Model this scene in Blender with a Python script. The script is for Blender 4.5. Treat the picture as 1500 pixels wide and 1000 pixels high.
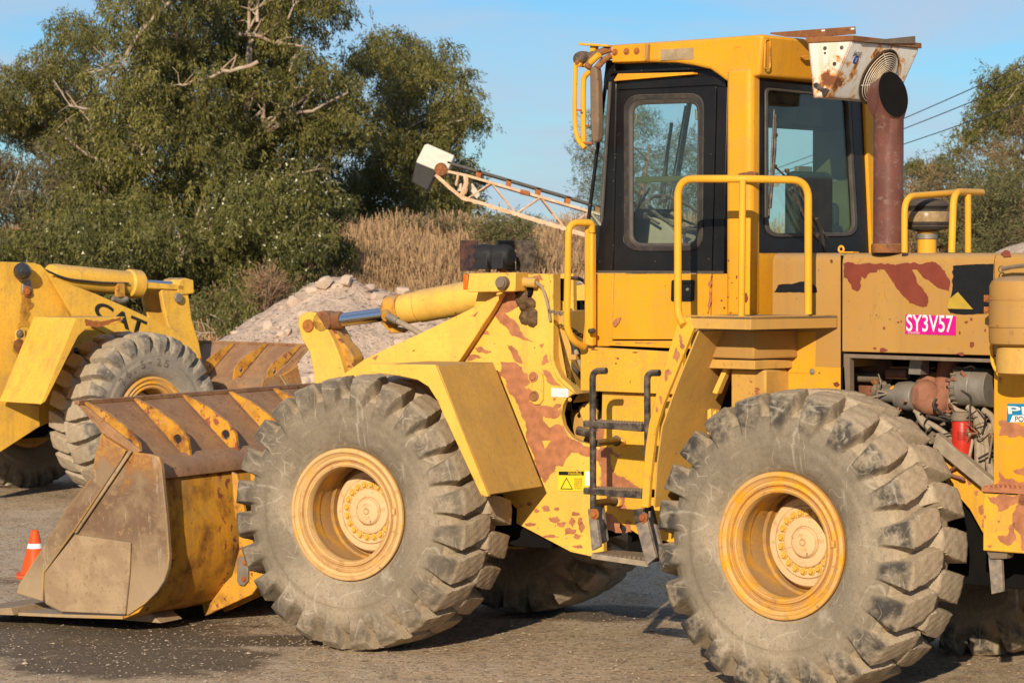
import bpy, math, random
import numpy as np
from mathutils import Vector, Matrix, noise
for o in list(bpy.data.objects): bpy.data.objects.remove(o)
SC = bpy.context.scene
COL = SC.collection
rad = math.radians
PI = math.pi
# ---------------------------------------------------------------- camera
FPX, HOR, CAMH = 4100., 370., 2.53          # focal length in photo pixels (1500 wide), horizon row, eye height
PITCH = math.atan((500-HOR)/FPX)
cam = bpy.data.cameras.new('camera'); co = bpy.data.objects.new('camera', cam); COL.objects.link(co)
co.location = (0, 0, CAMH); co.rotation_euler = (PI/2-PITCH, 0, 0)
cam.sensor_width = 36; cam.lens = 36*FPX/1500; cam.clip_start = .5; cam.clip_end = 6000
cam.dof.use_dof = True; cam.dof.focus_distance = 17.0; cam.dof.aperture_fstop = 9.0
SC.camera = co
# ---------------------------------------------------------------- sun and sky
SUN_AZ = (-.20, -.98); SUN_EL = rad(20)
sd = Vector((SUN_AZ[0], SUN_AZ[1], 0)).normalized()*math.cos(SUN_EL); sd.z = math.sin(SUN_EL)
sl = bpy.data.lights.new('sun', 'SUN'); so = bpy.data.objects.new('sun', sl); COL.objects.link(so)
sl.energy = 5.0; sl.angle = rad(.53); sl.color = (1, .845, .64)
so.rotation_euler = sd.to_track_quat('Z', 'Y').to_euler()
W = bpy.data.worlds.new('World'); SC.world = W; W.use_nodes = True
nt = W.node_tree; nt.nodes.clear()
def wn(t, **k):
    n = nt.nodes.new(t)
    for a, b in k.items(): setattr(n, a, b)
    return n
wo = wn('ShaderNodeOutputWorld'); bg = wn('ShaderNodeBackground'); sky = wn('ShaderNodeTexSky')
sky.sky_type = 'NISHITA'; sky.sun_disc = False; sky.sun_elevation = SUN_EL
sky.sun_rotation = math.atan2(sd.x, sd.y); sky.air_density = 1.0; sky.dust_density = .05; sky.ozone_density = 3.0
tc = wn('ShaderNodeTexCoord'); mp = wn('ShaderNodeMapping'); mp.inputs['Scale'].default_value = (2.2, 2.2, 11)
mp.inputs['Rotation'].default_value = (0, .06, 0); mp.inputs['Location'].default_value = (1.9, 0.4, 2.0)
ns = wn('ShaderNodeTexNoise'); ns.inputs['Scale'].default_value = 3.3; ns.inputs['Detail'].default_value = 7; ns.inputs['Roughness'].default_value = .55
ns.inputs['Distortion'].default_value = .5
cr = wn('ShaderNodeValToRGB'); cr.color_ramp.elements[0].position = .34; cr.color_ramp.elements[0].color = (0, 0, 0, 1)
cr.color_ramp.elements[1].position = .60; cr.color_ramp.elements[1].color = (.75, .75, .75, 1)
mx = wn('ShaderNodeMix', data_type='RGBA'); mx.inputs['B'].default_value = (6.2, 7.3, 9.0, 1)
nt.links.new(tc.outputs['Generated'], mp.inputs['Vector']); nt.links.new(mp.outputs[0], ns.inputs['Vector'])
nt.links.new(ns.outputs['Fac'], cr.inputs['Fac']); nt.links.new(cr.outputs['Color'], mx.inputs['Factor'])
tn = wn('ShaderNodeMix', data_type='RGBA', blend_type='MULTIPLY'); tn.inputs['Factor'].default_value = 1; tn.inputs['B'].default_value = (.60, .97, 1.34, 1)
nt.links.new(sky.outputs[0], tn.inputs['A']); nt.links.new(tn.outputs['Result'], mx.inputs['A']); nt.links.new(mx.outputs['Result'], bg.inputs['Color'])
bg.inputs['Strength'].default_value = .072
nt.links.new(bg.outputs[0], wo.inputs[0])
SC.view_settings.view_transform = 'Standard'; SC.view_settings.look = 'None'
SC.view_settings.exposure = 0.18; SC.view_settings.gamma = 1
try: SC.view_settings.use_curve_mapping = False
except Exception: pass
SC.render.engine = 'CYCLES'
SC.cycles.use_denoising = True
SC.cycles.max_bounces = 6; SC.cycles.transparent_max_bounces = 12; SC.cycles.diffuse_bounces = 3
SC.cycles.sample_clamp_indirect = 6

# ---------------------------------------------------------------- survey: turn a photo pixel into a point on a known plane
def ray(px, py):
    x = (px-750)/FPX; u = (500-py)/FPX
    return Vector((x, math.cos(PITCH)+u*math.sin(PITCH), -math.sin(PITCH)+u*math.cos(PITCH)))
CAM = Vector((0, 0, CAMH))
class Frame:
    """a local frame standing on the ground: x forward along the machine, y to its left, z up"""
    def __init__(s, ox, oy, ang, z=0):
        s.o = Vector((ox, oy, z)); s.u = Vector((math.cos(ang), math.sin(ang), 0)); s.v = Vector((-math.sin(ang), math.cos(ang), 0))
        s.M = Matrix.Translation(s.o) @ Matrix.Rotation(ang, 4, 'Z')
    def hit(s, px, py, n, c):
        d = ray(px, py); r = CAM-s.o; t = (c-r.dot(n))/d.dot(n); P = r+t*d
        return Vector((P.dot(s.u), P.dot(s.v), P.z))
    def V(s, px, py, v): return s.hit(px, py, s.v, v)
    def U(s, px, py, u): return s.hit(px, py, s.u, u)
    def Z(s, px, py, z): return s.hit(px, py, Vector((0, 0, 1)), z)
    def Vs(s, pts, v): return [s.V(x, y, v) for x, y in pts]
    def Us(s, pts, u): return [s.U(x, y, u) for x, y in pts]
R = Frame(2.378, 16.92, PI-rad(38.6))        # rear half of the near loader, origin on the ground under its rear axle
FR = Frame(-.371, 18.95, PI-rad(29.6))       # front half, steered slightly left, origin under the front axle
L = Frame(-4.68, 29.77, rad(45))             # front half of the second loader
G0 = Frame(0, 0, 0)

# ---------------------------------------------------------------- mesh building
class MB:
    def __init__(s): s.v = []; s.f = []
    def add(s, vs, fs):
        k = len(s.v); s.v += [tuple(p) for p in vs]; s.f += [tuple(i+k for i in f) for f in fs]; return s
    def sweep(s, pts, off):
        """closed outline of 3d points pushed along a vector"""
        n = len(pts); off = Vector(off)
        a = [Vector(p) for p in pts]; b = [p+off for p in a]
        nrm = Vector((0, 0, 0))
        for i in range(n): nrm += (a[i]-a[0]).cross(a[(i+1) % n]-a[0])
        fs = [tuple(range(n)), tuple(range(2*n-1, n-1, -1))]+[(i, i+n, (i+1) % n+n, (i+1) % n) for i in range(n)]
        if nrm.dot(off) > 0: fs = [f[::-1] for f in fs]
        return s.add(a+b, fs)
    def plate(s, pts, v1, dv):
        return s.sweep([(p[0], v1, p[2]) for p in pts], (0, dv, 0))
    def box(s, u0, u1, v0, v1, z0, z1):
        return s.sweep([(u0, v0, z0), (u1, v0, z0), (u1, v0, z1), (u0, v0, z1)], (0, v1-v0, 0))
    def obox(s, c, ax, ay, az):
        c = Vector(c); ax = Vector(ax); ay = Vector(ay); az = Vector(az)
        return s.sweep([c-ax-ay-az, c+ax-ay-az, c+ax+ay-az, c-ax+ay-az], az*2)
    def sheet(s, path, v0, v1, t):
        """bent plate: path of (u,z) swept from v0 to v1, thickness t to the left of the path"""
        n = len(path); P = [Vector((a[0], a[-1])) for a in path]; off = []
        for i in range(n):
            d0 = (P[i]-P[i-1]).normalized() if i else None; d1 = (P[i+1]-P[i]).normalized() if i < n-1 else None
            if d0 is None: d0 = d1
            if d1 is None: d1 = d0
            m = (d0+d1).normalized(); nn = Vector((-m.y, m.x)); off.append(P[i]+nn*t/max(.5, m.dot(d1)))
        poly = P+off[::-1]
        N = len(poly); a = [(p.x, v0, p.y) for p in poly]; b = [(p.x, v1, p.y) for p in poly]
        fs = [(i, i+N, (i+1) % N+N, (i+1) % N) for i in range(N)]
        for i in range(n-1):
            fs.append((i, i+1, N-2-i, N-1-i)); fs.append((N+i, N+N-1-i, N+N-2-i, N+i+1))
        return s.add(a+b, fs)
    def tube(s, pts, r, n=10, caps=True, square=False):
        pts = [Vector(p) for p in pts]; m = len(pts); rr = r if hasattr(r, '__len__') else [r]*m
        d = (pts[1]-pts[0]).normalized(); up = Vector((0, 0, 1)) if abs(d.z) < .9 else Vector((1, 0, 0))
        x = d.cross(up).normalized(); V = []
        for i in range(m):
            t = (pts[min(i+1, m-1)]-pts[max(i-1, 0)]).normalized()
            x = (x-t*x.dot(t)).normalized(); y = t.cross(x)
            for k in range(n):
                a = 2*PI*(k+(.5 if square else 0))/n; V.append(pts[i]+(x*math.cos(a)+y*math.sin(a))*rr[i])
        fs = [(i*n+k, i*n+(k+1) % n, (i+1)*n+(k+1) % n, (i+1)*n+k) for i in range(m-1) for k in range(n)]
        if caps: fs += [tuple(range(n-1, -1, -1)), tuple((m-1)*n+k for k in range(n))]
        return s.add(V, fs)
    def cyl(s, a, b, r, n=16): return s.tube([a, b], r, n)
    def lathe(s, prof, c, axis=(0, 1, 0), n=32, closed=False, caps=False):
        """prof: (radius, distance along axis)"""
        ax = Vector(axis).normalized(); up = Vector((0, 0, 1)) if abs(ax.z) < .9 else Vector((1, 0, 0))
        x = ax.cross(up).normalized(); y = ax.cross(x); c = Vector(c); m = len(prof); V = []
        for r, h in prof:
            for k in range(n):
                a = 2*PI*k/n; V.append(c+ax*h+(x*math.cos(a)+y*math.sin(a))*max(r, 1e-4))
        mm = m if closed else m-1
        fs = [(i*n+k, i*n+(k+1) % n, (i+1) % m*n+(k+1) % n, (i+1) % m*n+k) for i in range(mm) for k in range(n)]
        if caps: fs += [tuple(range(n-1, -1, -1)), tuple((m-1)*n+k for k in range(n))]
        return s.add(V, fs)
    def hexbolt(s, c, axis, r=.02, h=.016): return s.lathe([(0, h*1.0), (r*.8, h), (r, h*.8), (r, 0)], c, axis, 6)
    def washerbolt(s, c, axis, r=.02, h=.016):
        s.lathe([(0, h*.3), (r*1.5, h*.3), (r*1.55, 0)], c, axis, 16); return s.lathe([(0, h), (r*.8, h), (r, h*.8), (r, h*.25)], c, axis, 6)
def fillet(pts, r, n=5):
    P = [Vector(p) for p in pts]; out = [P[0]]
    for i in range(1, len(P)-1):
        a = (P[i-1]-P[i]); b = (P[i+1]-P[i]); rr = min(r, a.length*.48, b.length*.48)
        p0 = P[i]+a.normalized()*rr; p1 = P[i]+b.normalized()*rr
        for k in range(n+1):
            t = k/n; out.append(p0*(1-t)**2+P[i]*2*t*(1-t)+p1*t*t)
    out.append(P[-1]); return out
WM = {}
def smooth_by_angle(me, ang):
    me.polygons.foreach_set('use_smooth', [True]*len(me.polygons))
    try: me.set_sharp_from_angle(angle=rad(ang))
    except Exception: pass
def obj(name, mb, mat, parent=None, frame=None, bevel=0, ang=35, kind=None, label=None, mesh=None, segs=2, recalc=True):
    if mesh is None:
        me = bpy.data.meshes.new(name); me.from_pydata(mb.v, [], mb.f)
        if recalc:
            import bmesh
            bm = bmesh.new(); bm.from_mesh(me); bmesh.ops.recalc_face_normals(bm, faces=bm.faces); bm.to_mesh(me); bm.free()
        me.update(); smooth_by_angle(me, ang)
        for m in (mat if isinstance(mat, (list, tuple)) else [mat]): me.materials.append(m)
    else: me = mesh
    o = bpy.data.objects.new(name, me); COL.objects.link(o); place(o, parent, frame)
    if bevel:
        b = o.modifiers.new('b', 'BEVEL'); b.width = bevel; b.segments = segs; b.limit_method = 'ANGLE'; b.angle_limit = rad(38); b.harden_normals = False
    if kind: o['kind'] = kind
    if label: o['label'] = label
    return o
def place(o, parent, frame):
    M = frame.M if isinstance(frame, Frame) else (frame if frame is not None else (WM[parent.name] if parent else Matrix()))
    WM[o.name] = M.copy()
    if parent:
        o.parent = parent; o.matrix_local = WM[parent.name].inverted() @ M
    else: o.matrix_local = M
def thing(name, label, cat, frame, group=None):
    o = bpy.data.objects.new(name, None); COL.objects.link(o); place(o, None, frame); tag(o, label, cat, group); return o
def tag(o, label, cat, group=None):
    o['label'] = label; o['category'] = cat
    if group: o['group'] = group
def lettering(name, body, size, mat, parent, frame, org, xd, yd, depth=.001, shear=0, width=None, bold=0):
    c = bpy.data.curves.new('t', 'FONT'); c.body = body; c.size = 1; c.extrude = 0; c.shear = shear; c.offset = bold
    t = bpy.data.objects.new('t', c); COL.objects.link(t); bpy.context.view_layer.update()
    me = bpy.data.meshes.new_from_object(t); bpy.data.objects.remove(t)
    co_ = np.zeros(len(me.vertices)*3); me.vertices.foreach_get('co', co_); co_ = co_.reshape(-1, 3)
    co_ -= co_.min(0); w, h = co_[:, 0].max(), co_[:, 1].max(); sy = size/h; sx = (width/w) if width else sy
    xd = Vector(xd).normalized(); yd = Vector(yd).normalized(); org = Vector(org)
    n = xd.cross(yd)
    P = [org+xd*(p[0]*sx)+yd*(p[1]*sy)+n*depth for p in co_]
    me.vertices.foreach_set('co', [q for p in P for q in p]); me.materials.clear(); me.materials.append(mat); me.update(); me.name = name
    return obj(name, None, None, parent, frame, mesh=me)
def jag(pts, amp, seed=0, n=5):
    """outline with a flaked, uneven edge; pts are (x,y) photo pixels"""
    rr = random.Random(seed); P = [Vector(p) for p in pts]
    for it in range(n-2):
        Q = []
        for i, p in enumerate(P):
            q = P[(i+1) % len(P)]; d = q-p; Q.append(p)
            if d.length > 1.6: Q.append((p+q)/2+Vector((-d.y, d.x))*rr.uniform(-amp, amp))
        P = Q
    return [(p.x, p.y) for p in P]
def flakes(name, polys, mat, parent, frame, v=None, u=None, amp=.16, off=.002, seed=1):
    """thin patches where the top coat is missing; large ones are pieces of their own, specks stay together"""
    big = [q for q in polys if max(p[0] for p in q)-min(p[0] for p in q) > 15 or max(p[1] for p in q)-min(p[1] for p in q) > 15]
    small = [q for q in polys if q not in big]; k = 0
    for grp in [[q] for q in big]+([small] if small else []):
        vs_, fs_ = [], []
        for pl in grp:
            k += 1; P_ = jag(pl, amp*1.25, seed*50+k, 6); Q_ = frame.Vs(P_, v+off) if v is not None else frame.Us(P_, u-off)
            if v is not None:
                from mathutils.geometry import tessellate_polygon
                T = tessellate_polygon([[Vector((q[0], q[2], 0)) for q in Q_]]); b0 = len(vs_); vs_ += [tuple(q) for q in Q_]
                for t in T:
                    a, b, c = (Q_[i] for i in t); n = (b-a).cross(c-a)
                    t = tuple(b0+i for i in t); fs_.append(t if n.y*(1 if off > 0 else -1) > 0 else t[::-1])
        me = bpy.data.meshes.new(name); me.from_pydata(vs_, [], fs_); me.materials.append(mat); me.update()
        o = obj(name, None, None, parent, frame, mesh=me)
        if len(grp) > 1: o['kind'] = 'stuff'
    return o
def blobs(items, n=9, seed=3):
    rr = random.Random(seed); out = []
    for cx, cy, rx, ry in items:
        ph = rr.uniform(0, 6); out.append([(cx+rx*rr.uniform(.55, 1.2)*math.cos(ph+2*PI*k/n), cy+ry*rr.uniform(.55, 1.2)*math.sin(ph+2*PI*k/n)) for k in range(n)])
    return out
# ---------------------------------------------------------------- materials
class NM:
    def __init__(s, name):
        s.m = bpy.data.materials.new(name); s.m.use_nodes = True; s.t = s.m.node_tree; s.t.nodes.clear()
        s.out = s.n('ShaderNodeOutputMaterial'); s.b = s.n('ShaderNodeBsdfPrincipled'); s.t.links.new(s.b.outputs[0], s.out.inputs[0])
        s.tc = s.n('ShaderNodeTexCoord')
    def n(s, t, **k):
        x = s.t.nodes.new(t)
        for a, b in k.items(): setattr(x, a, b)
        return x
    def put(s, sock, val):
        if isinstance(val, bpy.types.NodeSocket): s.t.links.new(val, sock)
        elif isinstance(val, (tuple, list)) and len(val) == 3 and sock.type == 'RGBA': sock.default_value = (*val, 1)
        else: sock.default_value = val
    def noise(s, scale, detail=5, rough=.55, vec=None, stretch=None, dist=0, loc=(0, 0, 0)):
        x = s.n('ShaderNodeTexNoise'); x.inputs['Scale'].default_value = scale; x.inputs['Detail'].default_value = detail
        x.inputs['Roughness'].default_value = rough; x.inputs['Distortion'].default_value = dist
        v = vec or s.tc.outputs['Object']
        if stretch or loc != (0, 0, 0):
            mp_ = s.n('ShaderNodeMapping'); mp_.inputs['Scale'].default_value = stretch or (1, 1, 1); mp_.inputs['Location'].default_value = loc
            s.t.links.new(v, mp_.inputs[0]); v = mp_.outputs[0]
        s.t.links.new(v, x.inputs['Vector']); return x.outputs['Fac']
    def ramp(s, f, stops):
        x = s.n('ShaderNodeValToRGB'); e = x.color_ramp.elements
        while len(e) < len(stops): e.new(.5)
        for q, (p, c) in zip(e, stops):
            q.position = p; q.color = (c, c, c, 1) if not hasattr(c, '__len__') else (*c, 1)
        s.t.links.new(f, x.inputs['Fac']); return x.outputs['Color']
    def step(s, f, a, b): return s.ramp(f, [(a, 0.), (b, 1.)])
    def mix(s, f, a, b, mode='MIX'):
        x = s.n('ShaderNodeMix', data_type='RGBA', blend_type=mode); s.put(x.inputs['Factor'], f); s.put(x.inputs['A'], a); s.put(x.inputs['B'], b); return x.outputs['Result']
    def math(s, op, a, b=0.):
        x = s.n('ShaderNodeMath', operation=op); s.put(x.inputs[0], a); s.put(x.inputs[1], b); return x.outputs[0]
    def set(s, **k):
        for a, b in k.items(): s.put(s.b.inputs[a.replace('_', ' ')], b)
        return s
    def bump(s, h, st=.3, dist=.01, chain=None):
        x = s.n('ShaderNodeBump'); x.inputs['Strength'].default_value = st; x.inputs['Distance'].default_value = dist
        s.t.links.new(h, x.inputs['Height'])
        if chain is not None: s.t.links.new(chain, x.inputs['Normal'])
        s.t.links.new(x.outputs[0], s.b.inputs['Normal']); return x.outputs[0]
    def upface(s, a=.35, b=.9):
        g = s.n('ShaderNodeNewGeometry'); x = s.n('ShaderNodeSeparateXYZ'); s.t.links.new(g.outputs['Normal'], x.inputs[0]); return s.step(x.outputs['Z'], a, b)
    def edges(s, r=.012, lo=.02, hi=.12, samples=4):
        b = s.n('ShaderNodeBevel'); b.samples = samples; b.inputs['Radius'].default_value = r
        g = s.n('ShaderNodeNewGeometry'); d = s.n('ShaderNodeVectorMath', operation='DOT_PRODUCT')
        s.t.links.new(b.outputs[0], d.inputs[0]); s.t.links.new(g.outputs['Normal'], d.inputs[1])
        return s.step(s.math('SUBTRACT', 1., d.outputs['Value']), lo, hi)
PRIMER = (.33, .105, .055); RUST = (.19, .065, .022)
def paint(name, base, chips=.5, dirt=.5, rust=.3, rough=.42, wear=True, dusty=.6, seed=0.):
    s = NM(name); L_ = (seed, seed*1.7, seed*.6)
    low = s.noise(2.1, 4, .5, loc=L_); fine = s.noise(38, 6, .6, loc=L_); med = s.noise(7, 5, .6, loc=L_)
    c = s.mix(s.ramp(low, [(.3, .0), (.7, 1.)]), base, tuple(x*y for x, y in zip(base, (.88, .82, .75))))
    c = s.mix(s.math('MULTIPLY', s.step(fine, .45, .75), .45*dirt), c, (.36, .22, .09)); gr = s.noise(3.6, 8, .7, dist=.8, loc=L_); c = s.mix(s.math('MULTIPLY', s.step(gr, .50, .72), .55*dirt), c, (.33, .21, .10))
    streak = s.noise(9, 5, .6, stretch=(1, 1, .09), loc=L_)
    c = s.mix(s.math('MULTIPLY', s.step(streak, .52, .72), .42*dirt), c, (.30, .17, .06))
    scr = s.noise(22, 3, .7, stretch=(1, 1, .35), dist=1.5, loc=L_)
    c = s.mix(s.math('MULTIPLY', s.step(scr, .66, .69), .35*dirt), c, (.20, .10, .04))
    # flaked chips
    n1 = s.noise(13, 7, .62, dist=.3, loc=L_); n2 = s.noise(1.7, 3, .5, loc=(seed+5, 3, 1))
    cf = s.math('ADD', n1, s.math('MULTIPLY', s.math('SUBTRACT', n2, .5), .55))
    if wear:
        e = s.edges(.016); cf = s.math('ADD', cf, s.math('MULTIPLY', e, s.math('MULTIPLY', med, .26)))
    th = .80-.14*chips
    ck = s.step(cf, th, th+.012)
    pc = s.mix(s.step(med, .4, .6), PRIMER, (.16, .05, .03))
    c = s.mix(ck, c, pc)
    tiny = s.step(s.noise(46, 2, .5, loc=L_), .735-.02*chips, .755-.02*chips)
    c = s.mix(s.math('MULTIPLY', tiny, .8), c, (.13, .05, .025))
    r = s.math('MULTIPLY', s.step(s.noise(4.4, 6, .65, loc=(2, seed, 4)), .62-.12*rust, .74), rust)
    c = s.mix(r, c, s.mix(fine, (.24, .09, .025), (.10, .035, .015)))
    d = s.math('MULTIPLY', s.upface(), dusty); d = s.math('MULTIPLY', d, s.step(fine, .25, .6))
    c = s.mix(d, c, (.33, .25, .17))
    s.set(Base_Color=c, Roughness=s.ramp(fine, [(.3, rough-.06), (.7, rough+.2)]), Specular_IOR_Level=.16)
    h = s.math('SUBTRACT', s.math('MULTIPLY', fine, .18), s.math('MULTIPLY', ck, .9))
    b1 = s.bump(h, .35, .002, None); s.bump(s.noise(1.9, 2, .4, loc=(seed, 8, 2)), .22, .05, b1)
    # slight panel unevenness
    return s.m
YF = paint('loader_yellow_front', (.82, .485, .085), chips=.6, dirt=.55, rust=.12, seed=1)
YM = paint('frame_yellow', (.74, .40, .036), chips=.55, dirt=.8, rust=.12, seed=12)
YC = paint('cab_yellow', (.72, .34, .018), chips=.0, dirt=.5, rust=0., rough=.36, seed=2)
YH = paint('hood_yellow_faded', (.43, .24, .062), chips=.3, dirt=1.0, rust=.08, rough=.5, seed=3)
YL = paint('second_loader_yellow', (.80, .47, .06), chips=.2, dirt=.9, rust=.35, seed=4, wear=False)
YR = paint('rail_yellow', (.74, .38, .03), chips=.2, dirt=.25, rust=0, rough=.33, seed=5, wear=False, dusty=.2)
BUCK = paint('bucket_yellow_worn', (.62, .31, .03), chips=1.25, dirt=1.3, rust=1.3, rough=.5, seed=6)
FEN = paint('fender_yellow_shaded', (.58, .35, .085), chips=.2, dirt=.85, rust=.12, rough=.5, seed=7)  # duller yellow puts the weaker light on rear-facing panels into the colour
def simple(name, col, rough=.6, metal=0., var=.25, nscale=12, bump=.15, col2=None, dust=0., spec=.22, dcol=(.33, .25, .17)):
    s = NM(name); f = s.noise(nscale, 6, .6); g = s.noise(nscale*6, 4, .6)
    c = s.mix(s.step(f, .35, .65), col, col2 or tuple(x*(1-var) for x in col))
    if dust: c = s.mix(s.math('MULTIPLY', s.math('ADD', s.upface(.1, .8), s.step(f, .45, .75)), dust), c, dcol)
    s.set(Base_Color=c, Roughness=rough, Metallic=metal, Specular_IOR_Level=spec); s.bump(g, bump, .003); return s.m
PRIM = simple('red_primer', (.45, .18, .085), .6, var=.35, nscale=16)
PRIMD = simple('dark_primer', (.23, .06, .035), .5, var=.3, nscale=14)
def rusty(name, a, b, c_, dust=.3, rough=.75):
    s = NM(name); f = s.noise(5, 7, .65, dist=.4); g = s.noise(30, 5, .65); k = s.noise(2.2, 4, .5)
    c = s.mix(s.step(f, .42, .58), a, b); c = s.mix(s.step(g, .55, .7), c, c_)
    c = s.mix(s.math('MULTIPLY', s.math('ADD', s.upface(.2, .9), s.step(k, .5, .7)), dust), c, (.30, .22, .15))
    s.set(Base_Color=c, Roughness=rough, Specular_IOR_Level=.2); s.bump(g, .35, .004); return s.m
RUSTY = rusty('rusted_steel', (.17, .07, .03), (.27, .11, .035), (.09, .04, .03))
def wornmat():
    s = NM('worn_bucket_plate'); f = s.noise(5, 7, .65, dist=.4); g = s.noise(30, 5, .65); k = s.noise(2.2, 4, .5)
    x = s.n('ShaderNodeSeparateXYZ'); s.t.links.new(s.tc.outputs['Object'], x.inputs[0])
    c = s.mix(s.step(f, .42, .58), (.235, .155, .085), (.15, .088, .048)); c = s.mix(s.step(g, .55, .7), c, (.29, .18, .09))
    low = s.ramp(s.math('ADD', x.outputs[2], s.math('MULTIPLY', k, .5)), [(.55, 1.), (.95, 0.)]); c = s.mix(s.math('MULTIPLY', low, .75), c, (.36, .26, .15))
    top = s.step(s.math('MULTIPLY', s.math('ADD', x.outputs[2], s.math('MULTIPLY', s.math('SUBTRACT', f, .5), .9)), .5), .52, .60)
    c = s.mix(s.math('MULTIPLY', top, .8), c, s.mix(s.step(g, .4, .6), (.42, .20, .03), (.27, .10, .03)))
    e = s.edges(.02, .02, .12, 4); c = s.mix(s.math('MULTIPLY', e, s.step(f, .45, .55)), c, (.55, .30, .04))
    st = s.noise(16, 5, .7, stretch=(1, 1, .25)); c = s.mix(s.math('MULTIPLY', s.step(st, .6, .66), .5), c, (.40, .32, .23))
    s.set(Base_Color=c, Roughness=.6); s.bump(g, .35, .004); return s.m
WORN = wornmat()
SPILL = rusty('brown_bucket_back', (.24, .12, .06), (.33, .18, .085), (.12, .055, .03), .25, .55)
LIPM = rusty('bucket_wear_plate', (.36, .255, .15), (.28, .19, .11), (.20, .13, .07), .3)
EXH = rusty('exhaust_oxide', (.155, .06, .045), (.12, .05, .04), (.20, .12, .09), .12, .42)
RUSTO = rusty('orange_rust', (.36, .13, .03), (.28, .08, .03), (.16, .06, .03), .1)
def blackpaint():
    s = NM('black_cab_paint'); f = s.noise(60, 3, .5); sp = s.step(f, .70, .74); k = s.noise(3, 5, .6)
    c = s.mix(s.math('MULTIPLY', sp, .6), (.007, .007, .008), (.30, .24, .18)); c = s.mix(s.math('MULTIPLY', s.step(k, .4, .8), .16), c, (.07, .06, .05))
    s.set(Base_Color=c, Roughness=.30, Specular_IOR_Level=.28); s.bump(f, .08, .002); return s.m
BLK = blackpaint()
RUBB = simple('window_rubber', (.035, .032, .03), .55, var=.3, dust=.18)
RUBL = simple('pale_rubber_bead', (.085, .075, .065), .5, var=.3)
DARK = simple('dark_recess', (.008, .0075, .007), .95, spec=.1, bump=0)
BLKM = simple('black_worn_steel', (.03, .026, .024), .4, var=.4, col2=(.07, .055, .045), dust=.35, nscale=20)
GREY = simple('grimy_grey_metal', (.26, .235, .20), .5, var=.35, nscale=14, metal=.3, dust=.3)
GRIM = simple('grimy_brown_metal', (.20, .15, .105), .7, var=.4, nscale=14, dust=.3)
HOSE = simple('dusty_hose', (.34, .27, .19), .7, var=.3, nscale=18)
MANI = rusty('manifold_rust', (.30, .125, .075), (.24, .10, .06), (.18, .08, .05), .15, .8)
REDF = simple('red_filter_paint', (.55, .035, .02), .35, var=.3, nscale=5, bump=.05)
CHROME = NM('chrome_rod').set(Base_Color=(.62, .64, .68), Metallic=1., Roughness=.09).m
MAG = simple('magenta_sticker', (.55, .008, .22), .4, var=.1)
WHT = simple('sticker_white', (.72, .70, .68), .5, var=.15, nscale=30)
DECB = simple('black_decal', (.012, .012, .013), .45, var=.2, nscale=30)
DECY = simple('faded_yellow_decal', (.46, .31, .04), .5, var=.2)
WARN = simple('warning_yellow', (.80, .58, .03), .5, var=.1)
BLUE = simple('blue_sticker', (.01, .20, .38), .45, var=.1)
NAVY = simple('blue_badge', (.02, .08, .36), .4, var=.1)
GREEN = simple('cab_lining_olive', (.10, .105, .045), .8, var=.25, nscale=5)
BEIGE = simple('console_beige', (.36, .30, .20), .7, var=.15)
SEATM = simple('seat_vinyl_black', (.03, .032, .03), .6, var=.3)
PLASW = simple('rubber_flap', (.13, .115, .10), .7, var=.3, col2=(.30, .24, .18), nscale=20)
ORNG = simple('amber_lens', (.65, .13, .01), .3, var=.1)
def acwhite():
    s = NM('rusting_white_enamel'); f = s.noise(5.5, 7, .62, dist=.5); g = s.noise(34, 5, .6); st = s.noise(10, 5, .6, stretch=(1, 1, .12))
    c = s.mix(s.step(g, .5, .8), (.70, .68, .62), (.60, .55, .45))
    c = s.mix(s.math('MULTIPLY', s.step(st, .52, .68), .5), c, (.62, .36, .12))
    e = s.edges(.03, .01, .10); ff = s.math('ADD', f, s.math('MULTIPLY', e, .22))
    c = s.mix(s.step(ff, .555, .60), c, (.60, .26, .05)); c = s.mix(s.step(ff, .60, .63), c, s.mix(g, (.24, .08, .025), (.11, .04, .02)))
    s.set(Base_Color=c, Roughness=.5); s.bump(ff, .3, .003); return s.m
ACW = acwhite()
def glass(name, tint, gl=.09):
    s = NM(name); s.t.nodes.remove(s.b)
    tr = s.n('ShaderNodeBsdfTransparent'); tr.inputs[0].default_value = (*tint, 1)
    g = s.n('ShaderNodeBsdfGlossy'); g.inputs['Roughness'].default_value = .02
    d = s.n('ShaderNodeBsdfDiffuse'); d.inputs[0].default_value = (.45, .42, .36, 1)
    lw = s.n('ShaderNodeLayerWeight'); fz = s.math('ADD', s.math('MULTIPLY', s.math('POWER', lw.outputs['Facing'], 4.), .7), .035)
    m1 = s.n('ShaderNodeMixShader'); s.t.links.new(fz, m1.inputs[0]); s.t.links.new(tr.outputs[0], m1.inputs[1]); s.t.links.new(g.outputs[0], m1.inputs[2])
    m2 = s.n('ShaderNodeMixShader'); s.t.links.new(s.math('MULTIPLY', s.step(s.noise(7, 6, .6), .3, .8), gl), m2.inputs[0])
    s.t.links.new(m1.outputs[0], m2.inputs[1]); s.t.links.new(d.outputs[0], m2.inputs[2]); s.t.links.new(m2.outputs[0], s.out.inputs[0]); return s.m
GLASS = glass('cab_glass', (.90, .965, .96), .02); GLASSR = glass('rear_glass', (.86, .94, .88), .02)
MIRR = NM('mirror_face').set(Base_Color=(.6, .62, .65), Metallic=1., Roughness=.05).m
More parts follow.
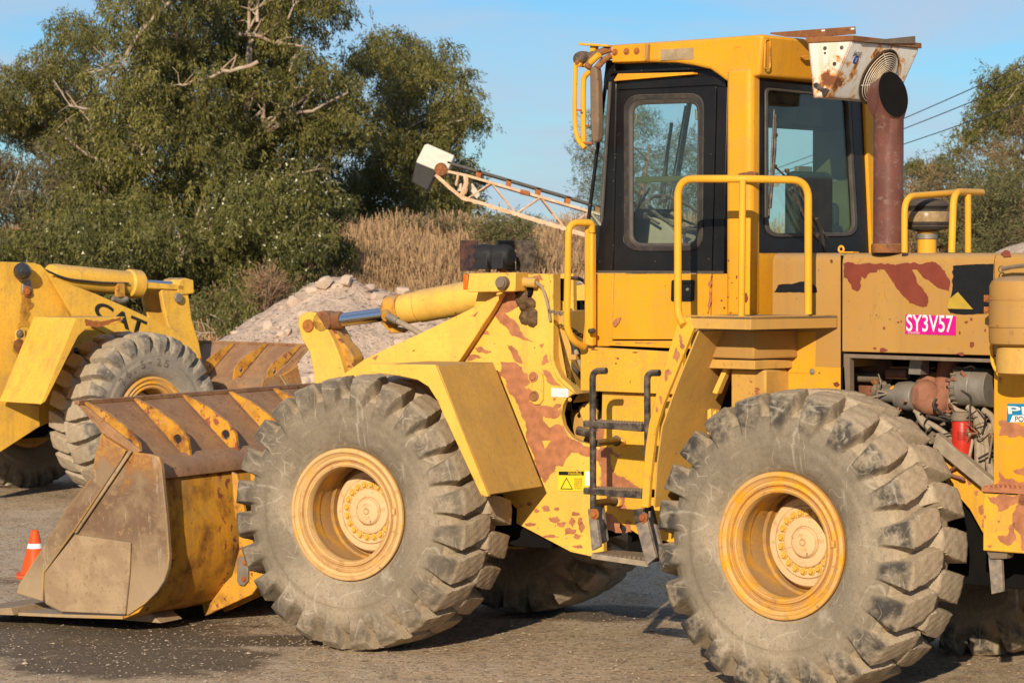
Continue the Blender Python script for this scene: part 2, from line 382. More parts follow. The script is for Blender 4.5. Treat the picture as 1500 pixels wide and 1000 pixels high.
def tyremat(name, tread, side, scuff, dark):
    s = NM(name); a = s.n('ShaderNodeAttribute', attribute_name='zone'); x = s.n('ShaderNodeSeparateColor'); s.t.links.new(a.outputs['Color'], x.inputs[0])
    f = s.noise(9, 7, .6); g = s.noise(70, 5, .65); k = s.noise(2.3, 4, .5); gg = s.noise(26, 6, .7)
    c = s.mix(s.step(f, .35, .68), side, tuple(q*.78 for q in side))
    c = s.mix(s.math('MULTIPLY', s.step(k, .42, .62), .4), c, tuple(q*1.25 for q in tread))
    c = s.mix(s.math('MULTIPLY', s.step(s.noise(34, 7, .75, dist=.6), .50, .66), .5), c, tuple(q*.5 for q in side))
    t = s.mix(s.step(gg, .4, .7), tread, tuple(q*.72 for q in tread))
    c = s.mix(x.outputs[0], c, t)
    dk = s.math('MULTIPLY', x.outputs[1], s.step(s.math('ADD', f, s.math('MULTIPLY', gg, .45)), .62, .80))
    c = s.mix(s.math('MULTIPLY', dk, dark), c, (.028, .029, .032))
    # pale scratches: thin contour lines of long stretched noise, in several directions
    ln = None
    for q_, (sc_, st_, thr) in enumerate((((3.2), (1, 1, .35), .010), ((3.6), (.3, 1, 1.1), .010), ((7.), (1, 1, .8), .012), ((5.), (.8, 1, .3), .008))):
        nz = s.noise(sc_, 1.2, .5, stretch=st_, loc=(q_*3.1, q_, 2.), dist=.25); ab = s.math('ABSOLUTE', s.math('SUBTRACT', nz, .5)); l1 = s.math('MULTIPLY', s.ramp(ab, [(0., 1.), (thr, 0.)]), s.step(s.noise(4.5, 3, .6, loc=(q_, 5, q_*2)), .50, .58))
        ln = l1 if ln is None else s.math('MAXIMUM', ln, l1)
    ln = s.math('MULTIPLY', ln, scuff)
    c = s.mix(ln, c, (.46, .40, .31))
    c = s.mix(s.math('MULTIPLY', s.step(g, .5, .72), .35), c, tuple(q*.45 for q in side))
    s.set(Base_Color=c, Roughness=.95, Specular_IOR_Level=.08)
    h = s.math('ADD', s.math('MULTIPLY', g, .6), s.math('MULTIPLY', gg, .8)); s.bump(h, .55, .006); return s.m
TYF = tyremat('tyre_rubber_scratched', (.41, .325, .225), (.225, .183, .132), .5, .45)
TYR = tyremat('tyre_rubber_dusty', (.42, .335, .23), (.23, .19, .137), .5, .85)
TYL = tyremat('tyre_rubber_muddy', (.40, .33, .24), (.28, .24, .19), .2, .55)
def rimmat(name, y, dust, am):
    s = NM(name); f = s.noise(9, 6, .6); g = s.noise(40, 5, .6); k = s.noise(3, 4, .5)
    c = s.mix(s.step(g, .4, .8), y, tuple(q*.8 for q in y)); c = s.mix(s.math('MULTIPLY', s.step(s.math('ADD', f, s.math('MULTIPLY', k, .4)), .62-.25*am, .85-.25*am), .9), c, dust)
    e = s.edges(.012, .01, .08); c = s.mix(s.math('MULTIPLY', e, s.step(f, .33, .5)), c, (.30, .12, .035)); c = s.mix(s.math('MULTIPLY', s.step(s.noise(17, 6, .65, dist=.6), .56, .66), .55), c, (.36, .18, .05))
    c = s.mix(s.step(s.noise(24, 5, .6, stretch=(1, .2, 1)), .66, .72), c, (.22, .12, .06))
    s.set(Base_Color=c, Roughness=.7, Specular_IOR_Level=.15); s.bump(g, .25, .003); return s.m
RIMI = rimmat('barrel_shaded_paint', (.60, .30, .02), (.34, .22, .11), .45); RIMF = rimmat('rim_dusty_front', (.64, .34, .05), (.56, .37, .17), .8); RIMR = rimmat('rim_yellow_rear', (.66, .32, .025), (.55, .34, .14), .30)  # barrel paint deeper and browner: the unlit recess is put into its colour
HUBM = rimmat('hub_dusty', (.64, .40, .13), (.60, .43, .24), 1.0)
BOLTM = simple('wheel_nut_yellow', (.66, .38, .07), .6, var=.25)
# ---------------------------------------------------------------- wheels
def tyre_mesh(name, nl, mat, seed, per=34):
    base = [(.415, .27), (.45, .312), (.50, .335), (.545, .345), (.59, .352), (.60, .346), (.648, .349), (.69, .337), (.728, .312), (.760, .276), (.782, .228), (.793, .16), (.797, .08), (.798, .0)]
    top = [(.415, .27), (.45, .312), (.50, .335), (.545, .345), (.59, .352), (.60, .346), (.652, .353), (.705, .362), (.765, .362), (.822, .345), (.866, .292), (.876, .18), (.879, .08), (.880, .0)]
    def dens(P):
        P = np.array(P); out = []
        for i in range(len(P)-1):
            k = 5 if i > 5 else 2
            for j in range(k): out.append(P[i]+(P[i+1]-P[i])*j/k)
        out.append(P[-1]); return np.array(out)
    b, t = dens(base), dens(top)
    b = np.vstack([b, (b*[1, -1])[::-1][1:]]); t = np.vstack([t, (t*[1, -1])[::-1][1:]])
    ns_, na = len(b), nl*per
    th = np.arange(na)/na*2*PI; S = b.shape[0]
    TH, Y = np.meshgrid(th, t[:, 1]); RB = np.repeat(b[:, :1], na, 1); YB = np.repeat(b[:, 1:], na, 1); RT = np.repeat(t[:, :1], na, 1)
    rs = np.random.RandomState(seed); pitch = 2*PI/nl
    jit = rs.uniform(-.035, .035, 2*nl); wj = rs.uniform(-.025, .02, 2*nl)
    M = np.zeros_like(TH)
    sst = lambda x: np.clip(x, 0, 1)**2*(3-2*np.clip(x, 0, 1))
    for side in (1, -1):
        y = Y*side; ay = np.clip(y, 0, .36)
        skew = -.30*np.clip(1-ay/.30, 0, 1.15)
        ph = TH/pitch+(0 if side > 0 else .5)-skew*1.0*1.0
        # wear-dependent irregularity per lug
        idx = np.floor(ph).astype(int) % nl+(0 if side > 0 else nl)
        a = (ph-np.floor(ph))-.5+jit[idx]
        hw = np.interp(ay, [0, .05, .16, .30, .36], [.24, .34, .375, .375, .30])+wj[idx]
        r_ = RT; fall = np.where(Y*side > .30, np.interp(r_, [.60, .70, .80], [.0, -.05, .0]), 0); hw = hw+fall
        ramp_ = np.interp(ay, [0, .3, .36], [.04, .05, .12])
        m = sst((hw-np.abs(a))/ramp_+.5)
        m = m*sst((y+.05)/.06+.2)
        low = np.where(Y*side > .25, np.interp(RT, [.60, .66, .72], [.0, .35, 1.]), 1.)
        M = np.maximum(M, m*low)
    M = np.where(RT < .598, 0, M)
    Rr = RB+(RT-RB)*M; Yy = YB+(Y-YB)*M
    w = .0014*np.sin(TH*41+Yy*33+seed)+.0010*np.sin(TH*93-Yy*61+1)+.0012*np.sin(TH*17+Yy*50)
    Rr = Rr+w*(RT > .62)
    # sit on the ground: lower sector slightly flattened
    X = Rr*np.cos(TH); Z = Rr*np.sin(TH)
    Z = np.maximum(Z, -.868)
    co_ = np.stack([X, Yy, Z], -1).reshape(-1, 3)
    i, j = np.meshgrid(np.arange(S-1), np.arange(na), indexing='ij'); j2 = (j+1) % na
    F = np.stack([i*na+j, (i+1)*na+j, (i+1)*na+j2, i*na+j2], -1).reshape(-1, 4)
    me = bpy.data.meshes.new(name); me.vertices.add(len(co_)); me.vertices.foreach_set('co', co_.ravel())
    me.loops.add(F.size); me.loops.foreach_set('vertex_index', F.ravel()); me.polygons.add(len(F)); me.polygons.foreach_set('loop_start', np.arange(len(F))*4)
    me.polygons.foreach_set('loop_total', np.full(len(F), 4)); me.update(calc_edges=True); me.validate()
    nt_ = np.clip((Rr-.845)/.02, 0, 1)*np.clip((.325-np.abs(Yy))/.03, 0, 1); nt_ = np.maximum(nt_, np.where(np.abs(Yy) < .30, .85, 0))
    fl = M*np.clip((np.abs(Yy)-.285)/.03, 0, 1)*np.clip((RT-.64)/.06, 0, 1)
    at = me.color_attributes.new('zone', 'FLOAT_COLOR', 'POINT'); cc = np.stack([nt_, fl, M, np.ones_like(M)], -1).reshape(-1); at.data.foreach_set('color', cc)
    smooth_by_angle(me, 42); me.materials.append(mat); return me
TY_F = tyre_mesh('tyre', 24, TYF, 3); TY_R = tyre_mesh('tyre', 22, TYR, 9, 36)
TY_L = TY_F.copy(); TY_L.materials.clear(); TY_L.materials.append(TYL)
def rim_mesh(mat):
    m = MB()
    m.lathe([(.40, .10), (.412, .24), (.418, .288), (.424, .300), (.422, .312), (.410, .318), (.396, .318), (.388, .306), (.372, .298), (.366, .304), (.352, .308), (.344, .304), (.340, .288), (.334, .288), (.330, .302), (.316, .306),
             (.304, .300), (.298, .284), (.296, .262), (.296, .252)], (0, 0, 0), n=72)
    m.lathe([(.40, .10), (.40, -.26), (.42, -.30), (.38, -.31), (.30, -.28), (.29, -.05), (.2, -.06)], (0, 0, 0), n=48)
    m.obox((-.352, .306, .035), (.012, 0, 0), (0, .006, 0), (0, 0, .02))
    o = obj('w', m, mat, ang=30); me = o.data; bpy.data.objects.remove(o); return me
def hub_mesh(mat):
    m = MB(); m.lathe([(.262, -.048), (.262, .018), (.255, .028), (.212, .032), (.208, .036), (.196, .036), (.150, .036), (.146, .046), (.136, .050), (.092, .050), (.088, .056), (.082, .064), (.06, .072), (.02, .074), (.016, .080), (0, .080)], (0, 0, 0), n=64)
    o = obj('w', m, mat, ang=28); me = o.data; bpy.data.objects.remove(o); return me
def nut_mesh():
    m = MB(); m.washerbolt((0, 0, 0), (0, 1, 0), .0155, .02); o = obj('w', m, BOLTM, ang=20); me = o.data; bpy.data.objects.remove(o); return me
RIM_F, RIM_R, HUB, NUT = rim_mesh(RIMF), rim_mesh(RIMR), hub_mesh(HUBM), nut_mesh()
_m = MB().lathe([(.2965, .262), (.300, .22), (.304, .20), (.304, .16), (.312, .15), (.312, .02), (.30, .0), (.30, -.05), (.27, -.055), (.0, -.055)], (0, 0, 0), n=64); _o = obj('w', _m, RIMI, ang=30); BARREL = _o.data; bpy.data.objects.remove(_o)
VALVE = MB(); VALVE.tube(fillet([(-.20, .05, -.16), (-.21, .09, -.17), (-.235, .10, -.20)], .02), .006, 8).cyl((-.205, .03, -.165), (-.20, .06, -.16), .011, 10)
def wheel(root, frame, near, tyme, rimme, spin=0., full=True, x=0, z=.868):
    M = frame.M @ Matrix.Translation((x, 1.07 if near > 0 else -1.07, z)) @ Matrix.Rotation(0 if near > 0 else PI, 4, 'Z')
    Ms = M @ Matrix.Rotation(spin, 4, 'Y')
    w = obj('wheel', None, None, root, Ms, mesh=rimme)
    obj('tyre', None, None, w, M, mesh=tyme)
    obj('hub', None, None, w, Ms, mesh=HUB); obj('rim_barrel', None, None, w, Ms, mesh=BARREL)
    if full:
        for k in range(20):
            a = 2*PI*k/20+.1
            obj('wheel_nut', None, None, w, Ms @ Matrix.Translation((.170*math.cos(a), .036, .170*math.sin(a))), mesh=NUT)
        obj('valve_stem', VALVE, HOSE, w, Ms)
    return w
# ---------------------------------------------------------------- the near loader
NL = thing('wheel_loader', 'near wheel loader with a black framed cab, flaking yellow paint and rusty air conditioner', 'wheel loader', R, None)
wheel(NL, FR, 1, TY_F, RIM_F); wheel(NL, FR, -1, TY_F, RIM_F, full=False)
wheel(NL, R, 1, TY_R, RIM_R, x=-.005); wheel(NL, R, -1, TY_R, RIM_R, full=False)
def P(name, mb, mat, frame=R, bevel=.006, parent=None, **k): return obj(name, mb, mat, parent or NL, frame, bevel, **k)
# ---- bucket (coordinates belong to the front frame; used again by the second loader)
def bucket(root, frame, near=True, side=1):
    V = FR.Vs
    ridge = (2.064, 1.53)
    sh = [(2.66, .085), (2.2, .10), (1.72, .12), (1.60, .17), (1.52, .26), (1.475, .38), (1.455, .52), (1.46, .66), (1.485, .80), (1.50, .90), (1.525, 1.06), (1.56, 1.10), (1.62, 1.14), ridge]
    m = MB().sheet([(a, 0, b) for a, b in sh[2:13]], -1.46, 1.46, .022)
    b = obj('bucket', m, BUCK, root, frame, .004, ang=50)
    obj('floor_plate', MB().sheet([(a, 0, b) for a, b in sh[:3]], -1.462, 1.462, .022), WORN, b, frame, .003)
    m = MB().sheet([(1.62, 0, 1.142), (2.06, 0, 1.525)], -1.48, 1.48, -.018); m.box(2.045, 2.085, -1.5, 1.5, 1.515, 1.545)
    obj('spill_guard', m, SPILL, b, frame, .004)
    for s in (1, -1):
        q = [(186, 660), (224, 666), (232, 669), (236, 680), (240, 720), (245, 770), (248, 815), (246, 832), (240, 850), (230, 866), (212, 884), (188, 900), (90, 897), (66, 884), (64, 850), (66, 838), (110, 776)]
        m = MB().plate([Vector((p.x, 0, max(p.z, .07))) for p in V(q, 1.48)], 1.48*s, -.035*s)
        obj('side_plate', m, WORN, b, frame, .006)
        q = [(112, 782), (194, 794), (192, 840), (186, 899), (92, 895), (69, 882), (66, 850), (68, 838)]
        m = MB().plate([Vector((p.x, 0, max(p.z, .11))) for p in V(q, 1.48)], 1.502*s, -.02*s)
        obj('wear_plate', m, LIPM, b, frame, .006)
        q = [(150, 634), (156, 640), (186, 659), (180, 672), (110, 778), (66, 838), (64, 880), (26, 868), (30, 854), (62, 804), (100, 742), (134, 700), (142, 664)]
        m = MB().plate([Vector((p.x, 0, max(p.z, .11))) for p in V(q, 1.50)], 1.515*s, -.06*s)
        obj('side_cutter', m, WORN, b, frame, .006)
        q = [(190, 658), (194, 661), (113, 781), (109, 780)]
        m = MB().plate(V(q, 1.50), 1.512*s, -.02*s); obj('edge_bar', m, LIPM, b, frame, .008)
        # stiffener with its cut-out where the side meets the spill guard
        q = [(118, 592), (128, 596), (208, 660), (190, 668), (170, 655), (150, 634)]
        m = MB().plate(V(q, 1.46), 1.47*s, -.02*s); obj('corner_plate', m, SPILL, b, frame, .003)
    obj('shelf_lip', MB().sheet([(1.487, 0, 1.03), (1.497, 0, 1.075), (1.53, 0, 1.118), (1.62, 0, 1.163)], -1.42, 1.42, .02), SPILL, b, frame, .004)
    # cutting edge
    m = MB().sweep([(2.60, -1.52, .075), (3.12, -1.52, .05), (3.14, -1.52, .066), (2.62, -1.52, .125)], (0, 3.04, 0)); obj('cutting_edge', m, LIPM, b, frame, .004)
    # ribs
    d = Vector((ridge[0]-1.62, ridge[1]-1.14)).normalized(); nrm = Vector((d.y, -d.x))   # points back and down-right: outside of the guard
    nrm = Vector((-d.y, d.x)) if False else Vector((d.y*1., -d.x))
    nrm = Vector((-abs(d.y), abs(d.x)))
    for v in (1.44, .90, .34, -.22, -.78, -1.34):
        Lr = (Vector(ridge)-Vector((1.62, 1.142))).length; o0 = Vector((1.62, 1.142))
        prof = [(Lr-.02, .012), (Lr-.03, .03), (Lr*.62, .10), (Lr*.30, .135), (Lr*.10, .125), (-.02, .06), (-.07, .012)]
        hole = (Lr*.20, .060, .034)
        outer = [o0+d*a+nrm*h for a, h in prof]
        # plate with a round hole: bridge outer outline to the hole
        hp = [o0+d*(hole[0]+hole[2]*math.cos(t))+nrm*(hole[1]+hole[2]*math.sin(t)) for t in [2*PI*k/14+.3 for k in range(15)]]
        k0 = min(range(len(outer)), key=lambda i: (outer[i]-hp[0]).length)
        loop = outer[:k0+1]+hp[::-1]+outer[k0:]
        m = MB().plate([(p.x, 0, p.y) for p in loop], v+.011, -.022)
        obj('rib', m, BUCK, b, frame, 0)
    if near:
        for s in (1, -1):
            q = [(339, 691), (347, 695), (357, 743), (364, 780), (372, 797), (392, 840), (380, 855), (369, 870), (300, 902), (296, 886), (284, 874), (319, 864), (340, 842), (350, 805), (349, 780), (342, 742)]
            for vv in (.62, .40):
                obj('hinge_plate', MB().plate(V(q, .62), vv*s, -.03*s), BUCK, b, frame, .004)
            m = MB().plate(V([(351, 818), (355, 815), (362, 816), (366, 822), (366, 850), (360, 857), (353, 856), (350, 850)], .62), .645*s, -.02*s); obj('pin_keeper', m, GREY, b, frame, .004)
            for q in ((358, 824), (357, 848)):
                c = FR.V(*q, .65); c.y = .646*s; obj('bolt', MB().washerbolt(c, (0, s, 0), .014, .012), RUSTO, b, frame, 0)
        m = MB()
        for s in (1, -1): m.tube([(1.46, 1.22*s, 1.0), (1.46, 1.22*s, .6), (1.50, 1.22*s, .3)], .012, 6)
        obj('weld_seam', MB().tube([(1.487, -1.4, .80), (1.487, 1.4, .80)], .010, 6), RUSTY, b, frame, 0)
        m = MB().sheet([(1.53, 0, 1.066), (1.500, 0, .90)], -1.30, 1.30, .02)
        for v_ in (1.2, -.95): obj('wear_shoe', MB().plate([(1.70, 0, .115), (1.60, 0, .05), (1.9, 0, .05), (2.6, 0, .06), (2.6, 0, .09)], v_, -.25), LIPM, b, frame, .004)
    return b
bucket(NL, FR)
# ---- front frame, lift arms, linkage
V = FR.Vs
arc = [(839, 577), (830, 583), (825, 592), (822, 606), (825, 622), (831, 632), (839, 641), (850, 647), (863, 650), (884, 656)]
tower = [(700, 427), (744, 418), (746, 401), (806, 401), (806, 515), (809, 535), (817, 552), (830, 566), (846, 577)]+arc[:]+[(884, 815), (868, 815), (836, 808), (756, 766), (757, 745), (700, 690), (640, 650), (640, 560), (676, 526)]
P('front_frame_plate', MB().plate(V(tower, .55), .55, -.05), YF, FR, .004)
P('front_frame_plate', MB().plate(V(tower, .55), -.55, .05), YF, FR, .004)
P('edge_flange', MB().plate(V([(806, 401), (812, 401), (812, 520), (815, 536), (823, 552), (838, 566), (846, 577), (830, 566), (817, 552), (809, 535), (806, 515)], .56), .575, -.10), YF, FR, .003)
P('hitch_web', MB().plate(V([(812, 455), (835, 455), (838, 590), (846, 577), (828, 562), (816, 545), (812, 520)], .50), .50, -.9), FEN, FR, .003)
m = MB(); m.plate(V([(813, 401), (834, 401), (836, 575), (813, 560)], .45), .40, -.05); P('hitch_post', m, YF, FR, .003)
m = MB(); m.plate(V([(820, 408), (831, 408), (831, 440), (820, 440)], .42), .415, -.03); P('hitch_slot', m, DARK, FR, 0)
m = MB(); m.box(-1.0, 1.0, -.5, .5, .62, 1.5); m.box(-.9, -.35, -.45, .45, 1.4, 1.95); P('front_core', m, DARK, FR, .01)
m = MB(); m.tube([(0, -.95, .868), (0, .95, .868)], .19, 20); m.lathe([(.19, -.3), (.30, -.2), (.30, .2), (.19, .3)], (0, 0, .868), n=24); P('front_axle', m, GRIM, FR, 0)
armo = [(738, 429), (700, 448), (620, 487), (575, 507), (536, 526), (505, 548), (470, 570), (430, 640), (400, 740), (388, 800), (392, 850), (425, 850), (470, 740), (520, 650), (600, 600), (676, 527), (724, 454)]
P('lift_arm', MB().plate(V(armo, .62), .64, -.06), YF, FR, .004)
P('lift_arm', MB().plate(V(armo, .62), -.64, .06), YF, FR, .004)
# bell crank
bc = [(436, 475), (438, 463), (446, 458), (455, 456), (465, 459), (474, 472), (487, 496), (498, 523), (506, 552), (502, 572), (462, 572), (459, 545), (453, 515), (442, 497)]
for v0, dv in ((.12, -.07), (-.05, -.07)): P('bell_crank', MB().plate(V(bc, .12), v0, dv), YF, FR, .008)
m = MB().plate(V([(459, 458), (470, 462), (490, 480), (500, 500), (512, 512), (518, 524), (516, 540), (520, 556), (508, 572), (498, 545), (488, 505), (474, 476)], .06), .06, -.14); P('bell_crank_web', m, BUCK, FR, .012)
c = FR.V(452, 477, .12); c.y = .12; P('pin', MB().lathe([(.0, .022), (.012, .022), (.014, .016), (.042, .016), (.046, .0)], c, (0, 1, 0), 20), RUSTO, FR, 0)
rodA, rodB, cyA, cyB = FR.V(484, 471, .05), FR.V(572, 459, .05), FR.V(590, 453, .05), FR.V(712, 431, .05)
P('cylinder_rod', MB().cyl(rodA, rodB, .048, 24), CHROME, FR, 0)
dd = (cyB-cyA).normalized()
P('cylinder_eye', MB().cyl(rodA-dd*-.0+Vector((0.03, -.07, 0)), rodA+Vector((.03, .07, 0)), .075, 16).cyl(rodA, rodA-(rodA-rodB).normalized()*.10, .062, 16), RUSTY, FR, .008)
cb = P('tilt_cylinder', MB().lathe([(.0, 0), (.10, 0), (.105, .02), (.105, .12), (.10, .13), (.112, .14), (.112, .52), (.09, .70), (0, .70)], cyA, dd, 36), YF, FR, .004)
P('gland', MB().lathe([(.05, -.13), (.085, -.13), (.108, -.10), (.108, 0), (.0, 0)], cyA, dd, 28), BUCK, FR, .004, parent=cb)
m = MB().tube(fillet([FR.V(573, 466, .20), FR.V(590, 474, .2), FR.V(618, 490, .2), FR.V(640, 505, .2)], .1), .02, 10); P('hydraulic_hose', m, HOSE, FR, 0)
m = MB().cyl(FR.V(568, 463, .2), FR.V(582, 470, .2), .028, 12); P('hose_fitting', m, GREY, FR, 0)
m = MB().cyl(FR.V(566, 455, .10), FR.V(566, 464, .20), .035, 12); P('port_block', m, BUCK, FR, .004)
P('cylinder_gusset', MB().plate(V([(560, 470), (580, 478), (600, 482), (592, 487), (577, 488)], .02), .06, -.06), BUCK, FR, .004)
# front fender
fa, fb, fc, fd = FR.V(544, 534, 1.4), FR.V(640, 536, 1.4), FR.V(714, 724, 1.4), None
fe = P('front_fender', MB().sheet([(fa.x, 0, fa.z), (fb.x, 0, fb.z), (fc.x, 0, fc.z)], .70, 1.39, .012), FEN, FR, .003)
P('fender_flange', MB().plate(V([(544, 532), (638, 534), (716, 727), (706, 727), (697, 708), (640, 585), (628, 566), (612, 556), (584, 550), (544, 545)], 1.4), 1.405, -.035), YF, FR, .004, parent=fe)
m = MB(); q = FR.V(638, 535, .70); P('fender_stay', MB().box(-.66, -.60, .55, 1.0, 1.70, 1.76), FEN, FR, .004, parent=fe)
# pin retainer on the frame and details
P('retainer_plate', MB().plate(V([(779, 544), (786, 543), (793, 547), (795, 556), (795, 585), (790, 592), (782, 593), (776, 588), (774, 580), (778, 570)], .57), .566, -.02), YF, FR, .004)
c = FR.V(781, 552, .57); c.y = .566; P('bolt', MB().washerbolt(c, (0, 1, 0), .022, .016), PRIM, FR, 0)
c = FR.V(782, 580, .57); c.y = .566; P('pin', MB().lathe([(.0, .004), (.02, .004), (.028, .010), (.034, .008), (.036, 0)], c, (0, 1, 0), 14), RUSTY, FR, 0)
P('identity_plate', MB().plate(V([(807, 568), (832, 569), (832, 582), (807, 581)], .56), .556, -.006), WHT, FR, .001)
# work lights 
lb = P('light_bracket', MB().plate(V([(687, 400), (755, 399), (755, 427), (690, 428), (684, 427)], .72), .72, -.22), YF, FR, .006)
P('marker_lamp', MB().box(*([FR.V(684, 425, .7).x-.005, FR.V(684, 425, .7).x+.03, .55, .70, 2.29, 2.39]), ), ORNG, FR, .006, parent=lb)
gz0, gz1 = FR.V(700, 397, .7).z, FR.V(700, 352, .7).z
for x0 in (699, 757):
    u0 = FR.V(x0, 380, .72).x
    q = [(u0, 0, gz0), (u0+.13, 0, gz0), (u0+.13, 0, gz1), (u0, 0, gz1)]
    P('lamp_guard', MB().plate([Vector(p) for p in q], .72 if x0 < 700 else .50, -.012), simple('scratched_black_plate', (.014, .016, .022), .45, col2=(.10, .045, .03), nscale=22) if x0 < 700 else BLKM, FR, .002, parent=lb)
uL = FR.V(699, 380, .72).x
P('lamp_guard', MB().box(uL-.165, uL-.155, .52, .735, gz0, gz1), DECB, FR, .002, parent=lb)
for cx in (715, 738):
    c = FR.V(cx, 375, .70)
    lm = P('work_lamp', MB().lathe([(.0, -.06), (.05, -.06), (.070, -.038), (.076, .0), (.078, .055), (.070, .06), (.0, .06)], c, (1, 0, 0), 20).box(c.x-.035, c.x+.055, c.y-.074, c.y+.074, c.z-.085, c.z+.02), simple('lamp_housing_black', (.022, .022, .024), .6), FR, .008, parent=lb)
    obj('lamp_foot', MB().box(c.x-.012, c.x+.012, c.y-.015, c.y+.015, c.z-.13, c.z-.08), RUSTO if cx > 720 else GREY, lb, FR, .002)
c = FR.V(739, 414, .72); P('lamp_socket', MB().cyl((c.x, .72, c.z), (c.x, .77, c.z), .042, 18).cyl((c.x, .77, c.z), (c.x, .785, c.z), .034, 18), GRIM, FR, .004)
a, b_ = FR.V(758, 412, .6), FR.V(786, 414, .6); P('pivot_tube', MB().cyl(a, b_, .034, 16), FEN, FR, .004)
m = MB().tube(fillet(V([(784, 412), (794, 420), (801, 440), (804, 455), (806, 470)], .60), .1), .010, 8); P('cable', m, HOSE, FR, 0)
m = MB().tube(fillet(V([(738, 418), (737, 428), (728, 431)], .70), .05), .008, 8); P('cable', m, YF, FR, 0)
rr = random.Random(4); m = MB()
for k in range(7):
    c = FR.V(772+rr.uniform(-9, 9), 432+k*6.5+rr.uniform(-2, 2), .57); r0 = rr.uniform(.02, .05)
    m.lathe([(0, .03*rr.uniform(.6, 1.3)), (r0*.5, .024), (r0*.9, .012), (r0*1.1, 0)], c, (0, 1, 0), 7)
P('caked_grease', m, simple('caked_grease', (.075, .042, .02), .7, var=.6, nscale=30, col2=(.16, .10, .05), bump=.8), FR, 0, ang=60)
P('arm_pivot', MB().lathe([(0, .02), (.06, .02), (.07, 0)], (FR.V(768, 425, .55).x, .552, FR.V(768, 425, .55).z), (0, 1, 0), 20), DARK, FR, 0)
# flaked paint showing primer
fp = [[(733, 530), (752, 530), (765, 541), (773, 548), (776, 560), (771, 566), (778, 571), (775, 588), (794, 594), (808, 596), (815, 591), (823, 592), (821, 605), (815, 612), (803, 612), (795, 609), (797, 617), (805, 626), (815, 621), (826, 624), (838, 643), (862, 654), (882, 660), (880, 676), (866, 668), (854, 667), (838, 662), (833, 668), (824, 683), (815, 682), (812, 690), (806, 694), (799, 708), (770, 640), (742, 560)],
      [(722, 456), (740, 458), (752, 468), (762, 484), (772, 495), (784, 501), (770, 498), (750, 492), (740, 478), (728, 466)],
      [(743, 505), (750, 506), (757, 512), (764, 526), (766, 532), (759, 531), (751, 522)], [(730, 440), (744, 424), (764, 418), (768, 436), (760, 448), (742, 458), (727, 457)],
      [(700, 484), (714, 484), (717, 490), (703, 492)], [(691, 508), (706, 508), (720, 514), (700, 516)], [(686, 520), (700, 520), (712, 527), (684, 529)],
      [(793, 534), (801, 518), (804, 530), (798, 534)], [(793, 540), (806, 545), (812, 556), (822, 566), (800, 556)], [(790, 505), (796, 502), (794, 510)],
      [(752, 402), (790, 402), (796, 410), (770, 416), (754, 414)]]
fp += blobs([(800, 745, 7, 5), (812, 760, 9, 5), (822, 768, 8, 4), (834, 778, 10, 6), (838, 765, 5, 8), (845, 785, 6, 5), (852, 772, 5, 9), (786, 748, 5, 4), (843, 752, 8, 3), (850, 762, 4, 7), (775, 738, 5, 3), (815, 745, 5, 3), (848, 800, 9, 3), (806, 785, 12, 3), (777, 768, 10, 3)])
flakes('flaked_paint', fp, PRIM, NL, FR, v=.55, amp=.13, off=.0025, seed=2)
flakes('paint_remnant', [[(794, 645), (807, 645), (798, 657)], [(768, 566), (775, 563), (772, 570)]], YF, NL, FR, v=.5535, amp=.1, seed=5)
flakes('flaked_paint', [[(597, 437), (618, 430), (640, 428), (662, 426), (668, 430), (650, 440), (625, 445), (602, 446)]][:0]+[[(545, 524), (555, 520), (550, 528)], [(690, 462), (700, 456), (696, 464)]], PRIM, NL, FR, v=.64, amp=.1, seed=6)
wl = P('warning_label', MB().plate(V([(817, 689), (862, 689), (862, 719), (817, 718)], .56), .556, -.004), WARN, FR, 0)
obj('label_band', MB().plate(V([(818, 690), (855, 690), (855, 696), (818, 695.5)], .56), .5575, -.002), DECB, wl, FR)
q = FR.V(832, 695, .56); lettering('lettering', 'WARNING', .020, WARN, wl, FR, (q.x, .5595, q.z), (-1, 0, 0), (0, 0, 1), width=.098)
tri = V([(820.5, 716), (829.5, 698.5), (839, 716.5)], .56); tin = [p*.80+(tri[0]+tri[1]+tri[2])/3*.20 for p in tri]; m = MB()
for i in range(3):
    a0, a1, b1, b0 = tri[i], tri[(i+1) % 3], tin[(i+1) % 3], tin[i]; m.add([(a.x, .5582, a.z) for a in (a0, a1, b1, b0)], [(0, 1, 2, 3)])
obj('warning_triangle', m, DECB, wl, FR)
for k in range(6):
    q = FR.V(841, 701.5+k*2.8, .56); lettering('lettering', ['DO NOT ENTER', 'CRUSH ZONE OR', 'STAND HERE WHEN', 'ENGINE IS ON', 'SEVERE INJURY', 'OR DEATH'][k], .0075, DECB, wl, FR, (q.x, .5585, q.z), (-1, 0, 0), (0, 0, 1), width=.058)
P('notice_strip', MB().plate(V([(857, 690), (864, 690), (864, 711), (857, 711)], .56), .5585, -.003), WHT, FR, 0)
